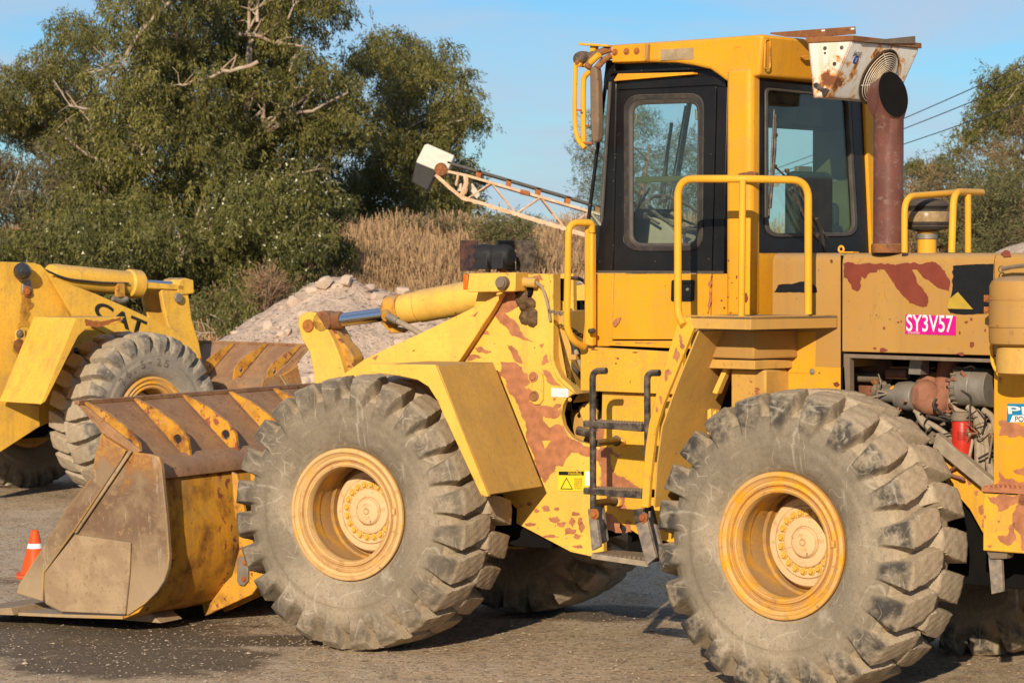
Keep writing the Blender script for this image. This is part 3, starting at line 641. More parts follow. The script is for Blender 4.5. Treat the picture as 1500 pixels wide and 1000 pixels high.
# articulation pivot glimpsed through the round opening
m = MB(); c = FR.V(856, 612, .2); m.lathe([(.0, .3), (.16, .3), (.24, .22), (.24, -.3), (0, -.3)], (c.x+.02, -.05, c.z-.12), (.25, .3, 1), 24); P('articulation_hub', m, FEN, FR, .01)
m = MB().sweep(V([(846, 596), (858, 588), (872, 600), (876, 622), (852, 618)], .30), (0, -.12, 0)); P('hitch_lug', m, YF, FR, .012)
m = MB().tube(V([(846, 630), (862, 634), (880, 628), (886, 620)], .42), .03, 12); P('steering_cylinder', m, BLKM, FR, .004)
for k, (x0, x1, r_) in enumerate(((826, 846, .018), (832, 852, .022), (838, 858, .016), (829, 860, .014))):
    P('hydraulic_hose', MB().tube(fillet([FR.V(x0-8, 455+k*14, .36), FR.V(x0+4, 470+k*20, .50), FR.V(x1-4, 520+k*12, .46), FR.V(x1+14, 530+k*16, .30)], .15), r_, 10), RUBB if k % 2 else HOSE, FR, 0)
for pts in ([(736, 432), (724, 456), (700, 492), (678, 524)], [(640, 487), (700, 450)]):
    P('weld_bead', MB().tube([FR.V(x+(1 if i % 2 else -.6), y, .60) if 0 else FR.V(x, y, .556) for i, (x, y) in enumerate(pts)], .007, 6), YF, FR, 0)
for x, y in ((770, 690), (776, 700), (846, 690), (820, 600), (835, 585), (812, 583), (764, 740), (880, 700)):
    c = FR.V(x, y, .55); P('bolt', MB().washerbolt((c.x, .551, c.z), (0, 1, 0), .009, .01), FEN, FR, 0)
# ---------------------------------------------------------------- rear frame, hood, cab
V = R.Vs; U = R.Us
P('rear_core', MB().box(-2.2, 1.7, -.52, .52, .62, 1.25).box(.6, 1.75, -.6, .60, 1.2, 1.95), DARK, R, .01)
P('rear_axle', MB().tube([(0, -.95, .868), (0, .95, .868)], .20, 20), GRIM, R, 0)
P('belly_guard', MB().plate(V([(975, 745), (1003, 735), (1003, 805), (985, 803), (975, 790)], .6), .6, -1.2), YH, R, .01)
# cab base plates behind the ladder
P('cab_base_plate', MB().plate(V([(850, 507), (1000, 516), (1000, 578), (850, 572)], .78), .78, -.04), YM, R, .005)
P('step_back_plate', MB().plate(V([(882, 574), (1000, 578), (1000, 800), (974, 792), (940, 786), (878, 747)], .72), .72, -.04), YM, R, .004)
flakes('flaked_paint', [[(880, 655), (896, 655), (898, 662), (912, 665), (905, 670), (893, 665), (894, 680), (905, 696), (922, 703), (935, 712), (938, 718), (915, 728), (918, 745), (908, 748), (900, 728), (884, 722), (880, 715)],
        [(880, 748), (895, 752), (908, 770), (912, 780), (888, 776), (880, 770)], [(915, 770), (918, 762), (925, 765), (926, 780), (916, 780)], [(880, 612), (884, 640), (881, 652)], [(965, 676), (972, 680), (970, 700), (962, 694)]], PRIM, NL, R, v=.72, amp=.14, seed=8)
flakes('flaked_paint', blobs([(905, 525, 2, 1.6), (902, 532, 1.6, 1.4), (930, 516, 5, 1), (870, 512, 6, 1.2)]), PRIMD, NL, R, v=.78, amp=.1, seed=9)
for q in ((906, 645), (902, 733)): # lugs of the ladder
    P('ladder_lug', MB().plate(V([(q[0]-6, q[1]-4), (q[0]+2, q[1]-5), (q[0]+7, q[1]), (q[0]+6, q[1]+8), (q[0]-2, q[1]+9)], .76), .77, -.04), YF, R, .006)
    a, b_ = R.V(q[0], q[1], .75), R.V(q[0]-33, q[1]+4, 1.22); P('ladder_stay', MB().cyl(a, b_, .022, 12).lathe([(0, .03), (.03, .02), (.035, 0)], (a.x, .77, a.z), (0, 1, 0), 14), BLKM, R, .003)
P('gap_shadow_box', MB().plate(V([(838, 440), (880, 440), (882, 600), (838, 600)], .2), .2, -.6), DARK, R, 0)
P('bracket', MB().plate(V([(833, 519), (843, 519), (843, 527), (833, 527)], .72), .72, -.08), FEN, R, .004)
m = MB().tube(fillet(V([(836, 407), (850, 408), (860, 416), (862, 430)], .6), .1), .012, 8); P('cable', m, RUBB, R, 0)
m = MB()
for k in range(9):
    t = k/8; x, y = 805+32*t, 455+4*math.sin(t*PI)
    c = R.V(x, y, .70); m.lathe([(.010, -.006), (.018, 0), (.010, .006)], c, (.3, 1, k % 2), 8, closed=True)
P('chain', m, GRIM, R, 0, ang=60)
# ---- ladder
VL = 1.26
ld = P('ladder', MB().tube(fillet(V([(888, 543), (868, 543), (869, 745)], VL), .06), .020, 12), BLKM, R, 0)
obj('ladder_rail', MB().tube(fillet(V([(966, 546), (948, 546), (949, 748)], VL), .06), .020, 12), BLKM, ld, R)
for y in (617, 715):
    q = V([(857, y-1), (942, y+3), (942, y+15), (857, y+8)], VL); obj('step', MB().plate(q, VL+.02, -.14), BLKM, ld, R, .004)
    u0, u1, zz = q[1].x, q[0].x, (q[0].z+q[1].z)/2+.002
    m = MB()
    for i in range(20):
        for j in range(4): m.lathe([(.0, .006), (.006, .005), (.008, 0)], (u0+.012+(u1-u0-.024)*i/19, VL+.01-.035*j, q[0].z+(q[1].z-q[0].z)*(1-i/19)), (0, 0, 1), 6)
    obj('step_tread', m, GRIM, ld, R, kind='stuff')
for q in ([(862, 745), (873, 745), (880, 800), (868, 806)], [(930, 758), (945, 748), (962, 816), (948, 828)]):
    obj('step_hanger', MB().plate(V(q, VL+.02), VL+.03, -.03), PLASW, ld, R, .004); obj('step_hanger', MB().plate(V([(x+8, y-8) for x, y in q], VL-.2), VL-.2, -.03), PLASW, ld, R, .004)
q = V([(866, 810), (948, 822), (948, 830), (866, 818)], VL+.03); obj('step_front', MB().plate(q, VL+.03, -.02), HOSE, ld, R, .003)
u0, u1, z0 = q[1].x, q[0].x, q[0].z
m = MB(); m.box(u0, u1, VL-.21, VL-.19, z0-.04, z0); m.box(u0, u0+.02, VL-.2, VL+.02, z0-.03, z0); m.box(u1-.02, u1, VL-.2, VL+.02, z0-.03, z0)
for i in range(13): m.box(u0+(u1-u0)*i/12-.004, u0+(u1-u0)*i/12+.004, VL-.2, VL+.01, z0-.018, z0+.001)
for j in range(7): m.box(u0, u1, VL-.19+.03*j-.004, VL-.19+.03*j+.004, z0-.019, z0-.001)
obj('step_grating', m, GRIM, ld, R)
for q in ((868, 753), (939, 758)): c = R.V(q[0], q[1], VL+.05); obj('bolt', MB().washerbolt((c.x, VL+.03, c.z), (0, 1, 0), .022, .02), RUSTO, ld, R)
obj('clamp', MB().plate(V([(933, 745), (947, 743), (948, 762), (936, 766)], VL), VL+.04, -.06), BLKM, ld, R, .006)
# ---- platform and step fender in front of the rear wheel
VP_ = 1.38
c0, c1, c2 = R.V(1000, 463, VP_), R.V(1100, 463, VP_), R.V(1227, 463, .76)
zt, zb = R.V(1100, 463, VP_).z, R.V(1100, 483, VP_).z
pl = MB().sweep([(c0.x-.02, VP_, zt-.006), (c1.x, VP_, zt-.006), (c2.x, .765, zt-.006), (c0.x-.02, .765, zt-.006)], (0, 0, -.012))
pf = P('platform', pl, GRIM, R, 0)
e1, e2 = (c1.x, VP_), (c2.x, .765)
m = MB().sweep([(c0.x-.06, VP_, zb), (c1.x, VP_, zb), (c1.x, VP_, zt), (c0.x-.02, VP_, zt)], (0, -.02, 0)); obj('platform_skirt', m, FEN, pf, R, .003)
dx, dy = e2[0]-e1[0], e2[1]-e1[1]; ll = math.hypot(dx, dy); nx, ny = dy/ll*.02*-1, dx/ll*.02
m = MB().sweep([(e1[0], e1[1], zb), (e2[0], e2[1], zb+.002), (e2[0], e2[1], zt), (e1[0], e1[1], zt)], (-nx, -ny, 0) if nx < 0 else (nx, ny, 0)); obj('platform_skirt', m, YH, pf, R, .003)  # rear skirt in a browner paint, its shading put into the colour
strip = [(996, 464), (1012, 464), (1016, 482), (985, 560), (972, 592), (962, 625), (957, 665), (953, 700), (950, 743), (940, 743), (942, 700), (946, 655), (951, 620), (962, 575), (978, 520)]
sf = P('step_fender', MB().plate(V(strip, VP_), VP_+.004, -.03), YM, R, .004)
inn = V([(1018, 484), (987, 560), (964, 625), (957, 680), (953, 743)], VP_)
obj('step_fender_panel', MB().sheet([(p.x, 0, p.z) for p in inn], .80, VP_-.03, -.01 if inn[0].x < inn[-1].x else .01), FEN, sf, R, .002)
flakes('flaked_paint', blobs([(997, 497, 3, 8), (991, 520, 5, 10), (980, 545, 5, 5), (975, 550, 3, 8), (968, 585, 2, 9), (962, 600, 2, 5), (999, 506, 4, 5)], seed=5), PRIM, NL, R, v=VP_+.004, amp=.15, seed=12)
flakes('flaked_paint', blobs([(1107, 473, 1.6, 2.6), (1125, 468, 5, 1.8)], seed=5), PRIMD, NL, R, v=VP_-.2, amp=.1, seed=13)[:0] if False else None
# tank box under the platform
b0, b1, b2 = R.V(1063, 485, 1.10), R.V(1104, 485, 1.10), R.V(1158, 485, .80)
z1, z2 = R.V(1104, 526, 1.10).z, R.V(1104, 540, 1.10).z
P('fuel_tank', MB().sweep([(b0.x+.25, 1.10, z1), (b1.x, 1.10, z1), (b2.x-.02, .80, z1), (b2.x, .4, z1), (b0.x+.25, .4, z1)], (0, 0, zb-z1-.01)), YH, R, .01)
P('tank_band', MB().sweep([(b0.x+.2, 1.09, z2-.005), (b1.x-.0, 1.09, z2-.005), (b2.x+.02, .82, z2-.005), (b2.x, .4, z2), (b0.x+.2, .4, z2)], (0, 0, z1-z2-.003)), FEN, R, .004)
z3 = R.V(1104, 640, 1.0).z
P('tank_lower', MB().sweep([(b0.x+.03, 1.0, z3), (b1.x-.02, 1.0, z3), (b2.x+.05, .78, z3), (b2.x, .4, z3), (b0.x+.03, .4, z3)], (0, 0, z2-z3-.01)), FEN, R, .01)
P('tank_strut', MB().sweep(V([(1064, 528), (1068, 534), (1050, 577), (1043, 575)], 1.02), (0, -.05, 0)), YF, R, .003)
for i, (x, w) in enumerate(((1036, 5), (1044, 4), (1052, 5))):
    P('fender_bracket', MB().plate(V([(x, 600+i*4), (x+w, 598), (x+w, 640), (x, 640)], .95), .95, -.04), YF, R, .003)
# ---- railings
Va = lambda pts, v: R.Vs(pts, v)
c_r = lambda t: (c1.x+(c2.x-c1.x)*t, VP_+(.765-VP_)*t-.03)
zr = R.V(1088, 264, 1.35).z
t3 = .66; ax3 = c_r(t3)
railp = [R.V(1001, 476, 1.40)]+[R.V(993, 460, 1.38), R.V(993, 262, 1.36), R.V(1088, 262, 1.34), R.U(1184, 264, ax3[0]), R.U(1184, 460, ax3[0])]
P('platform_railing', MB().tube(fillet(railp, .11, 7), .0225, 14).tube([R.V(1088, 264, 1.34), R.V(1086, 464, 1.34)], .020, 12), YR, R, 0)
P('mount_block', MB().plate(V([(1079, 258), (1106, 257), (1106, 253), (1098, 251), (1082, 254)], .98), .98, -.04), RUSTY, R, .003)
fr1 = [R.V(855, 508, .84), R.V(840, 500, .95), R.V(830, 480, 1.0), R.V(833, 326, 1.0), R.V(867, 326, .84), R.V(867, 340, .83)]
P('front_handrail', MB().tube(fillet(fr1, .07, 6), .0215, 14), YR, R, 0)
P('handrail_post', MB().plate(V([(861, 330), (873, 330), (873, 507), (861, 505)], .80), .84, -.05), YR, R, .012)
P('rubber_stop', MB().cyl(R.V(871, 484, .86), R.V(863, 485, .9), .016, 12), RUBB, R, .004)
# ---- hood
def hood_block(name, u0, u1, z0, z1, v=.75, mat=YH, r=.05):
    sec = [(v, z0), (v, z1-r)]+[(v-r+r*math.cos(t), z1-r+r*math.sin(t)) for t in [PI/2*k/5 for k in range(1, 5)]]+[(v-r, z1)]
    sec = sec+[(-a, b) for a, b in sec[::-1]]
    return P(name, MB().sweep([(u0, a, b) for a, b in sec], (u1-u0, 0, 0)), mat, R, .004)
uA, uB, uC = R.V(1131, 400, .75).x, R.V(1233, 400, .75).x, R.V(1455, 400, .75).x
zh = 2.528
hood_block('hood_front_section', uB+.004, uA, R.V(1180, 462, .75).z-.3, zh, r=.06)
hd = P('hood_side_door', MB().box(uC+.004, uB-.004, .72, .752, R.V(1240, 515, .75).z, zh-.055), YH, R, .005)
hood_block('hood_top', uC, uB-.002, zh-.30, zh, v=.748, r=.055)
hood_block('hood_rear_section', -2.6, uC-.006, 1.955, zh, r=.05)
P('hood_seam', MB().plate(V([(1231.5, 374), (1234, 374), (1234, 580), (1231.5, 580)], .75), .751, -.01), DARK, R, 0)
# panel under the front section
P('side_panel', MB().plate(V([(1120, 470), (1231, 470), (1231, 640), (1120, 640)], .75), .748, -.03), YC, R, .004)
P('inspection_cover', MB().plate(V([(1150, 486), (1195, 486), (1194, 547), (1155, 546), (1150, 535)], .75), .752, -.01), YC, R, .002)
c = R.V(1190, 544, .75); P('bolt', MB().washerbolt((c.x, .752, c.z), (0, 1, 0), .012, .01), GREY, R, 0)
P('panel_edge', MB().plate(V([(1151, 530), (1156, 536), (1150, 556), (1143, 548)], .76), .765, -.02), PRIMD, R, .003)
pq = lambda L0: [(1200+.3*x, 340+.3*y) for x, y in L0]
flakes('flaked_paint', [pq([(117, 155), (200, 158), (280, 155), (350, 158), (430, 148), (500, 156), (550, 143), (585, 160), (615, 190), (638, 235), (635, 290), (600, 278), (560, 258), (535, 235), (510, 225), (490, 200), (478, 183), (452, 183), (470, 215), (480, 250), (510, 285), (533, 320), (527, 362), (505, 366), (470, 355), (440, 345), (425, 325), (390, 285), (365, 250), (340, 215), (318, 183), (285, 183), (280, 197), (235, 207), (222, 228), (207, 216), (205, 258), (188, 290), (160, 275), (150, 250), (135, 225), (118, 218)])], simple('exposed_primer_dark', (.20, .045, .026), .5, var=.2, nscale=9), NL, R, v=.752, amp=.10, seed=21)
sm = [(280, 405), (316, 467), (385, 440), (400, 436), (718, 440), (742, 424), (686, 492), (810, 480), (345, 425)]
flakes('flaked_paint', blobs([(1200+.3*x, 340+.3*y, rx, ry) for (x, y), rx, ry in zip(sm, (1.2, 2, 2.2, 1.6, 3, 2.4, 1.6, 1.6, 3), (1, 2.4, 1.4, 1.4, 2.4, 2.8, 3, 3, .6))]+[(1424, 504, 4, 5), (1293, 513, 7, 3.5), (1281, 510, 3, 2), (1408, 518, 7, 2.5)]), PRIMD, NL, R, v=.752, amp=.1, seed=22)
flakes('flaked_paint', blobs([(1218, 383, 2.4, 3), (1225, 562, 5, 4), (1200, 546, 1.5, 1.2)])+[], PRIMD, NL, R, v=.751, amp=.1, seed=23)
flakes('dark_decal', [pq([(652, 165), (700, 160), (852, 155), (855, 396), (640, 394), (628, 378), (634, 340), (652, 260), (648, 235), (655, 215), (648, 195), (655, 180)])], DECB, NL, R, v=.752, amp=.03, seed=24)
P('yellow_triangle', MB().plate(V(pq([(678, 292), (752, 376), (630, 373), (632, 330)]), .752), .7555, -.002), DECY, R, 0)
stc = P('fleet_sticker', MB().plate(V(pq([(422, 402), (668, 410), (668, 504), (421, 496)]), .752), .7555, -.003), MAG, R, 0)
q0, q1 = R.V(1328.5, 484, .752), R.V(1397, 486, .752); xd = (q1-q0)
lettering('lettering', 'SY3V57', .098, WHT, stc, R, (q0.x, .7585, q0.z-.004), (xd.x, 0, xd.z), (0, 0, 1), width=xd.length, bold=.012)
q0 = R.V(1331, 488.6, .752); lettering('lettering', 'SY3V57/01', .012, WHT, stc, R, (q0.x, .7585, q0.z), (xd.x, 0, xd.z), (0, 0, 1), width=.075)
flakes('dark_decal', [[(1134, 428), (1140, 417), (1147, 416), (1160, 416), (1178, 412), (1188, 414), (1196, 421), (1197, 428)]], DECB, NL, R, v=.751, amp=.04, seed=26)
P('lifting_eye', MB().lathe([(.016, -.004), (.024, 0), (.016, .004), (.010, 0)], (R.V(1232, 367, .70).x, .70, zh+.022), (0, 1, 0), 14, closed=True).box(uB-.06, uB+.03, .66, .72, zh, zh+.008), YR, R, 0)
# ---- engine bay
P('bay_frame', MB().plate(V([(1236, 518), (1456, 526), (1456, 531), (1245, 524), (1246, 600), (1240, 600)], .74), .745, -.05), GRIM, R, .003)
P('bay_dark_backing', MB().box(-1.35, .3, .0, .02, 1.0, 1.95).box(-1.35, .3, 0, .7, 1.93, 1.945), DARK, R, 0)  # near-black sheets added behind the engine, painting the bay's dark inside
ve = .52
alt = MB(); a, b_ = R.V(1400, 565, ve), R.V(1458, 568, ve); ad = (b_-a).normalized()
al = P('alternator', MB().lathe([(0, 0), (.085, 0), (.105, .02), (.105, .045), (.112, .05), (.112, .13), (.106, .135), (.112, .14), (.112, .24), (0, .24)], a, ad, 32), GREY, R, .002)
m = MB()
for k in range(18):
    t = 2*PI*k/18; pz = Vector((0, 0, 1)); px_ = ad.cross(pz)
    cc = a+ad*.03+(px_*math.cos(t)+pz*math.sin(t))*.105; m.obox(cc, ad*.018, (px_*math.cos(t)+pz*math.sin(t))*.008, (px_*-math.sin(t)+pz*math.cos(t))*.006)
obj('cooling_fins', m, GRIM, al, R)
P('exhaust_manifold', MB().tube(fillet([R.V(1392, 520, .4), R.V(1386, 560, .42), R.V(1376, 592, .5), R.V(1357, 592, .55), R.V(1352, 570, .5), R.V(1366, 556, .42)], .08), .066, 16), MANI, R, 0)
P('turbo_housing', MB().lathe([(.0, -.09), (.05, -.09), (.085, -.05), (.10, .0), (.085, .05), (.05, .08), (0, .08)], R.V(1355, 580, .52), (.4, .9, .1), 20).cyl(R.V(1360, 585, .5), R.V(1395, 590, .45), .06, 14), MANI, R, .004)
P('compressor_housing', MB().lathe([(.03, -.22), (.045, -.20), (.045, -.08), (.08, -.07), (.088, .0), (.08, .05), (.0, .06)], R.V(1332, 580, .54), (-1, .05, -.02), 22), GREY, R, .003)
P('inlet_pipe', MB().tube([R.V(1282, 572, .5), R.V(1300, 575, .5), R.V(1318, 578, .53)], .042, 14), GRIM, R, 0)
P('pipe_clamp', MB().lathe([(.046, -.012), (.052, -.008), (.052, .008), (.046, .012)], R.V(1310, 577, .52), (-1, 0, 0), 16), YR, R, 0)
P('relay_block', MB().plate(V([(1332, 528), (1349, 529), (1348, 549), (1330, 548)], .6), .6, -.10).plate(V([(1331, 524), (1349, 524), (1349, 534), (1331, 534)], .63), .62, -.05), GREY, R, .004)
P('side_cover', MB().lathe([(0, .08), (.11, .05), (.16, 0)], R.V(1275, 548, .3), (0, 1, .2), 20), MANI, R, 0)
for y0, x0, x1, r_, mt in ((547, 1300, 1330, .032, MANI), (538, 1305, 1370, .008, RUSTY), (546, 1345, 1392, .008, GRIM), (600, 1280, 1300, .035, GRIM), (552, 1250, 1290, .03, GRIM)):
    P('pipe', MB().cyl(R.V(x0, y0, .42), R.V(x1, y0+1, .42), r_, 12), mt, R, 0)
ff = P('oil_filter', MB().lathe([(0, -.005), (.052, -.005), (.059, .01), (.059, .235), (.054, .245), (0, .245)], R.V(1409, 679, .60), (0, .0, 1), 28), REDF, R, 0)
m = MB(); cF = R.V(1409, 640, .60)
for k in range(4):
    q = R.V(1402, 634+k*3.2, .66); lettering('lettering', ['OIL FILTER', 'CHANGE EVERY', '250 HOURS', 'ENGINE OIL'][k], .008, DECB, ff, R, (q.x, .6615, q.z), (-1, 0, 0), (0, 0, 1), width=.055)
P('filter_head', MB().lathe([(.0, 0), (.064, 0), (.066, .02), (.05, .05), (.0, .05)], R.V(1409, 616, .60), (0, 0, 1), 20), GRIM, R, .004)
rr = random.Random(8)
hoses = [([(1396, 570), (1390, 590), (1400, 600), (1420, 606), (1434, 622), (1440, 640), (1440, 690)], .014), ([(1418, 595), (1428, 605), (1440, 618), (1446, 650), (1452, 700)], .022), ([(1452, 620), (1447, 640), (1448, 670), (1456, 700)], .02),
         ([(1340, 600), (1352, 615), (1372, 625), (1392, 640), (1410, 655)], .016), ([(1432, 610), (1434, 640), (1434, 690)], .028), ([(1410, 540), (1425, 535), (1432, 545), (1430, 560)], .006), ([(1440, 600), (1455, 610), (1458, 640)], .018), ([(1345, 605), (1350, 618), (1362, 628)], .02)]
for pts, r_ in hoses: P('hose', MB().tube(fillet([R.V(x, y, .55+.1*(i % 2)*0) for i, (x, y) in enumerate(pts)], .05), r_, 10), HOSE, R, 0)
m = MB()
for k in range(34):
    x, y = rr.uniform(1350, 1462), rr.uniform(600, 705)
    if x < 1380 and y > 650: continue
    c = R.V(x, y, rr.uniform(.30, .46)); s_ = rr.uniform(.02, .06)
    m.obox(c, (s_, 0, s_*rr.uniform(-.5, .5)), (0, s_*.8, 0), (s_*rr.uniform(-.3, .3), 0, s_*rr.uniform(.5, 1)))
P('engine_block_castings', m, GRIM, R, .008)
for k in range(26):
    x0, y0 = rr.uniform(1255, 1455), rr.uniform(532, 690)
    if x0 < 1370 and y0 > 600: x0 += 90
    pts = [R.V(x0+rr.uniform(-6, 6), y0, .56+.12*rr.random())]
    for j in range(3): pts.append(R.V(min(1460, x0+rr.uniform(-28, 28)), y0+(j+1)*rr.uniform(2, 18), .54+.14*rr.random()))
    P('wiring', MB().tube(fillet(pts, .04), rr.choice((.004, .005, .007, .010)), 7), rr.choice((RUBB, HOSE, GRIM, MANI, HOSE)), R, 0)
for k in range(14):
    c = R.V(rr.uniform(1260, 1455), rr.uniform(535, 600), rr.uniform(.38, .5)); P('fitting', MB().lathe([(0, .02), (.016, .02), (.02, .01), (.02, -.01), (.012, -.03), (0, -.03)], c, (rr.uniform(-1, 1), rr.uniform(-.3, 1), rr.uniform(-1, 1)), 8), rr.choice((GREY, GRIM, RUSTY)), R, .002)
m = MB().box(-1.3, -.2, .12, .36, 1.0, 1.66); P('engine_block', m, GRIM, R, .02)
P('support_strut', MB().plate(V([(1374, 633), (1462, 708), (1462, 725), (1445, 718), (1368, 655)], .66), .68, -.06), HOSE, R, .006)
P('chassis_rail', MB().plate(V([(1380, 662), (1400, 676), (1450, 716), (1500, 740), (1500, 760), (1445, 790), (1420, 745), (1380, 700)], .60), .60, -.06), YM, R, .004)
flakes('flaked_paint', blobs([(1420, 705, 4, 6), (1437, 745, 4, 8), (1430, 722, 3, 4), (1442, 765, 5, 9)]), PRIM, NL, R, v=.60, amp=.15, seed=31)
# rear body and air tank at the picture edge
P('rear_body', MB().box(-2.6, uC-.02, .55, .775, 1.20, 1.95).box(-2.6, uC-.3, -.775, .55, 1.1, 1.95), YC, R, .006)
flakes('flaked_paint', [[(1463, 616), (1476, 615), (1490, 620), (1505, 624), (1505, 640), (1480, 641), (1463, 637)], [(1484, 688), (1505, 680), (1505, 698), (1490, 694)], [(1463, 690), (1472, 700), (1490, 705), (1505, 703), (1505, 713), (1463, 711)],
        [(1463, 552), (1468, 554), (1466, 562), (1463, 560)]], PRIM, NL, R, v=.775, amp=.14, seed=32)
st = P('engine_maker_sticker', MB().plate(V([(1476, 591), (1540, 591), (1540, 618), (1475, 618)], .775), .7785, -.003), BLUE, R, 0)
q0 = R.V(1478, 606, .775); lettering('lettering', 'PERKINS', .045, WHT, st, R, (q0.x, .781, q0.z), (-1, 0, .0), (.12, 0, 1), width=.62, bold=.02)
obj('sticker_panel', MB().plate(V([(1484, 608), (1540, 607), (1540, 618), (1480, 618)], .775), .7805, -.001), WHT, st, R)
q0 = R.V(1488, 617, .775); lettering('lettering', 'POWERED', .03, DECB, st, R, (q0.x, .7825, q0.z), (-1, 0, 0), (0, 0, 1), width=.2)
ct = R.V(1504, 460, .98); zt1, zt0 = R.V(1500, 404, .98).z, R.V(1500, 508, .98).z; H = zt1-zt0
tk = P('air_tank', MB().lathe([(0, 0), (.15, 0), (.20, .02), (.205, .05), (.205, H*.28), (.212, H*.285), (.212, H*.30), (.205, H*.305), (.205, H*.66), (.209, H*.665), (.209, H*.685), (.203, H*.69), (.203, H*.86), (.19, H*.93), (.15, H*.98), (.08, H), (0, H)], (ct.x, .98, zt0), (0, 0, 1), 48), YH, R, 0)
obj('tank_neck', MB().lathe([(.16, 0), (.165, -.05), (.165, -.14), (.10, -.15), (0, -.15)], (ct.x, .98, zt0), (0, 0, 1), 32), FEN, tk, R)
for y in (437, 454):
    c = R.V(1450, y, .90); obj('band_clamp', MB().obox((c.x, .90, c.z), (.028, 0, 0), (0, .02, 0), (0, 0, .018)), YH, tk, R, .003); obj('bolt', MB().washerbolt((c.x+.005, .92, c.z), (0, 1, 0), .013, .014), RUSTO, tk, R)
m = MB()
for y0, y1 in ((434, 442),):
    for k in range(8): pass
P('cable', MB().tube(fillet([R.V(1453, 503, .9), R.V(1453, 530, .9), R.V(1460, 545, .9), R.V(1468, 535, .9), R.V(1470, 520, .9)], .03), .010, 8), YR, R, 0)
P('chain', MB().tube([R.V(1468, 394, .85), R.V(1482, 391, .86), R.V(1500, 389, .88), R.V(1520, 392, .9)], .012, 7).lathe([(.016, -.004), (.022, 0), (.016, .004)], R.V(1467, 394, .85), (0, 1, .2), 12, closed=True), GRIM, R, 0)
flakes('flaked_paint', blobs([(1474, 372, 9, 5)]), PRIMD, NL, R, v=.752, amp=.1, seed=33)
# rear step box
P('rear_step_box', MB().box(-2.4, R.V(1440, 760, .95).x, .60, .95, R.V(1440, 806, .95).z, R.V(1440, 722, .95).z), YM, R, .006)
m = MB().box(-2.4, R.V(1438, 720, .95).x, .62, .955, R.V(1440, 720, .95).z, R.V(1440, 712, .95).z)
for i in range(22):
    for j in range(3): m.lathe([(.0, .012), (.008, .010), (.010, 0)], (R.V(1440, 714, .95).x-.03-i*.03, .94-.05*j, R.V(1440, 712, .95).z), (0, 0, 1), 6)
P('rear_step', m, PRIM, R, .002)
flakes('flaked_paint', [[(1445, 724), (1500, 722), (1500, 740), (1488, 736), (1478, 741), (1462, 748), (1458, 738), (1448, 730)], [(1495, 720), (1520, 722), (1520, 810), (1497, 806)], [(1478, 770), (1487, 764), (1489, 790), (1480, 798), (1464, 792), (1462, 784), (1475, 784)]]+blobs([(1443, 757, 2, 3), (1463, 763, 2, 2), (1450, 800, 4, 2)]), PRIM, NL, R, v=.95, amp=.14, seed=34)
P('mud_flap', MB().plate(V([(1447, 812), (1466, 811), (1469, 866), (1452, 870)], .90), .90, -.03), PLASW, R, .004)
P('mud_flap', MB().plate(V([(1470, 800), (1486, 800), (1489, 895), (1477, 890)], -.2), -.2, -.03), PLASW, R, .004)
P('flap_bracket', MB().plate(V([(1444, 806), (1476, 806), (1474, 818), (1450, 818)], .92), .92, -.08), GRIM, R, .004)
# ---- things on the hood
ue = -.30
eb, et = R.U(1301, 368, ue), R.U(1301, 170, ue)
exh = MB(); nS = 32; rE = .0865
P('exhaust_collar', MB().lathe([(rE, .0), (rE+.012, .0), (rE+.012, .05), (rE, .055)], (ue, eb.y, zh), (0, 0, 1), 36), RUSTY, R, .003)
ztop = R.U(1301, 175, ue).z; m = MB(); V0 = []
cdir = (ue, eb.y)
vd = Vector((-.25, .97, 0)).normalized()
vv_, ff_ = [], []
ringz = [zh, zh+.3, zh+.6, ztop]
wn_ = Vector((-.80, .37, .25)).normalized(); hh = Vector((wn_.x, wn_.y, 0)).normalized(); hp_ = Vector((0, 0, 1)).cross(hh)
for z in ringz:
    for k in range(nS):
        t = 2*PI*k/nS; d_ = hh*math.cos(t)+hp_*math.sin(t); vv_.append((cdir[0]+rE*d_.x, cdir[1]+rE*d_.y, z))
# mitred outlet that leans towards the picture's right and the camera
cw = R.U(1311, 139, ue-.05); rx, ry = .100, .140
hd_ = (R.v*-1)   # placeholder direction
wx = Vector((-.55, -.45, 0)).normalized()    # picture right in the local frame (approx.)
wn_ = Vector((-.80, .37, .25)).normalized()
sx = wn_.cross(Vector((0, 0, 1))).normalized(); sy = sx.cross(wn_).normalized()
if sy.z < 0: sy = -sy
if sx.dot(hp_) < 0: sx = -sx
cen = Vector((cw.x, cw.y+.02, cw.z))
inn_ = []
for q, rs_ in ((.0, 1.0), (.0, .94), (-.14, .90)):
    for k in range(nS):
        t = 2*PI*k/nS; p = cen+sx*(rx*rs_*math.sin(t))-sy*(ry*rs_*math.cos(t))+wn_*q
        (vv_ if True else inn_).append(tuple(p))
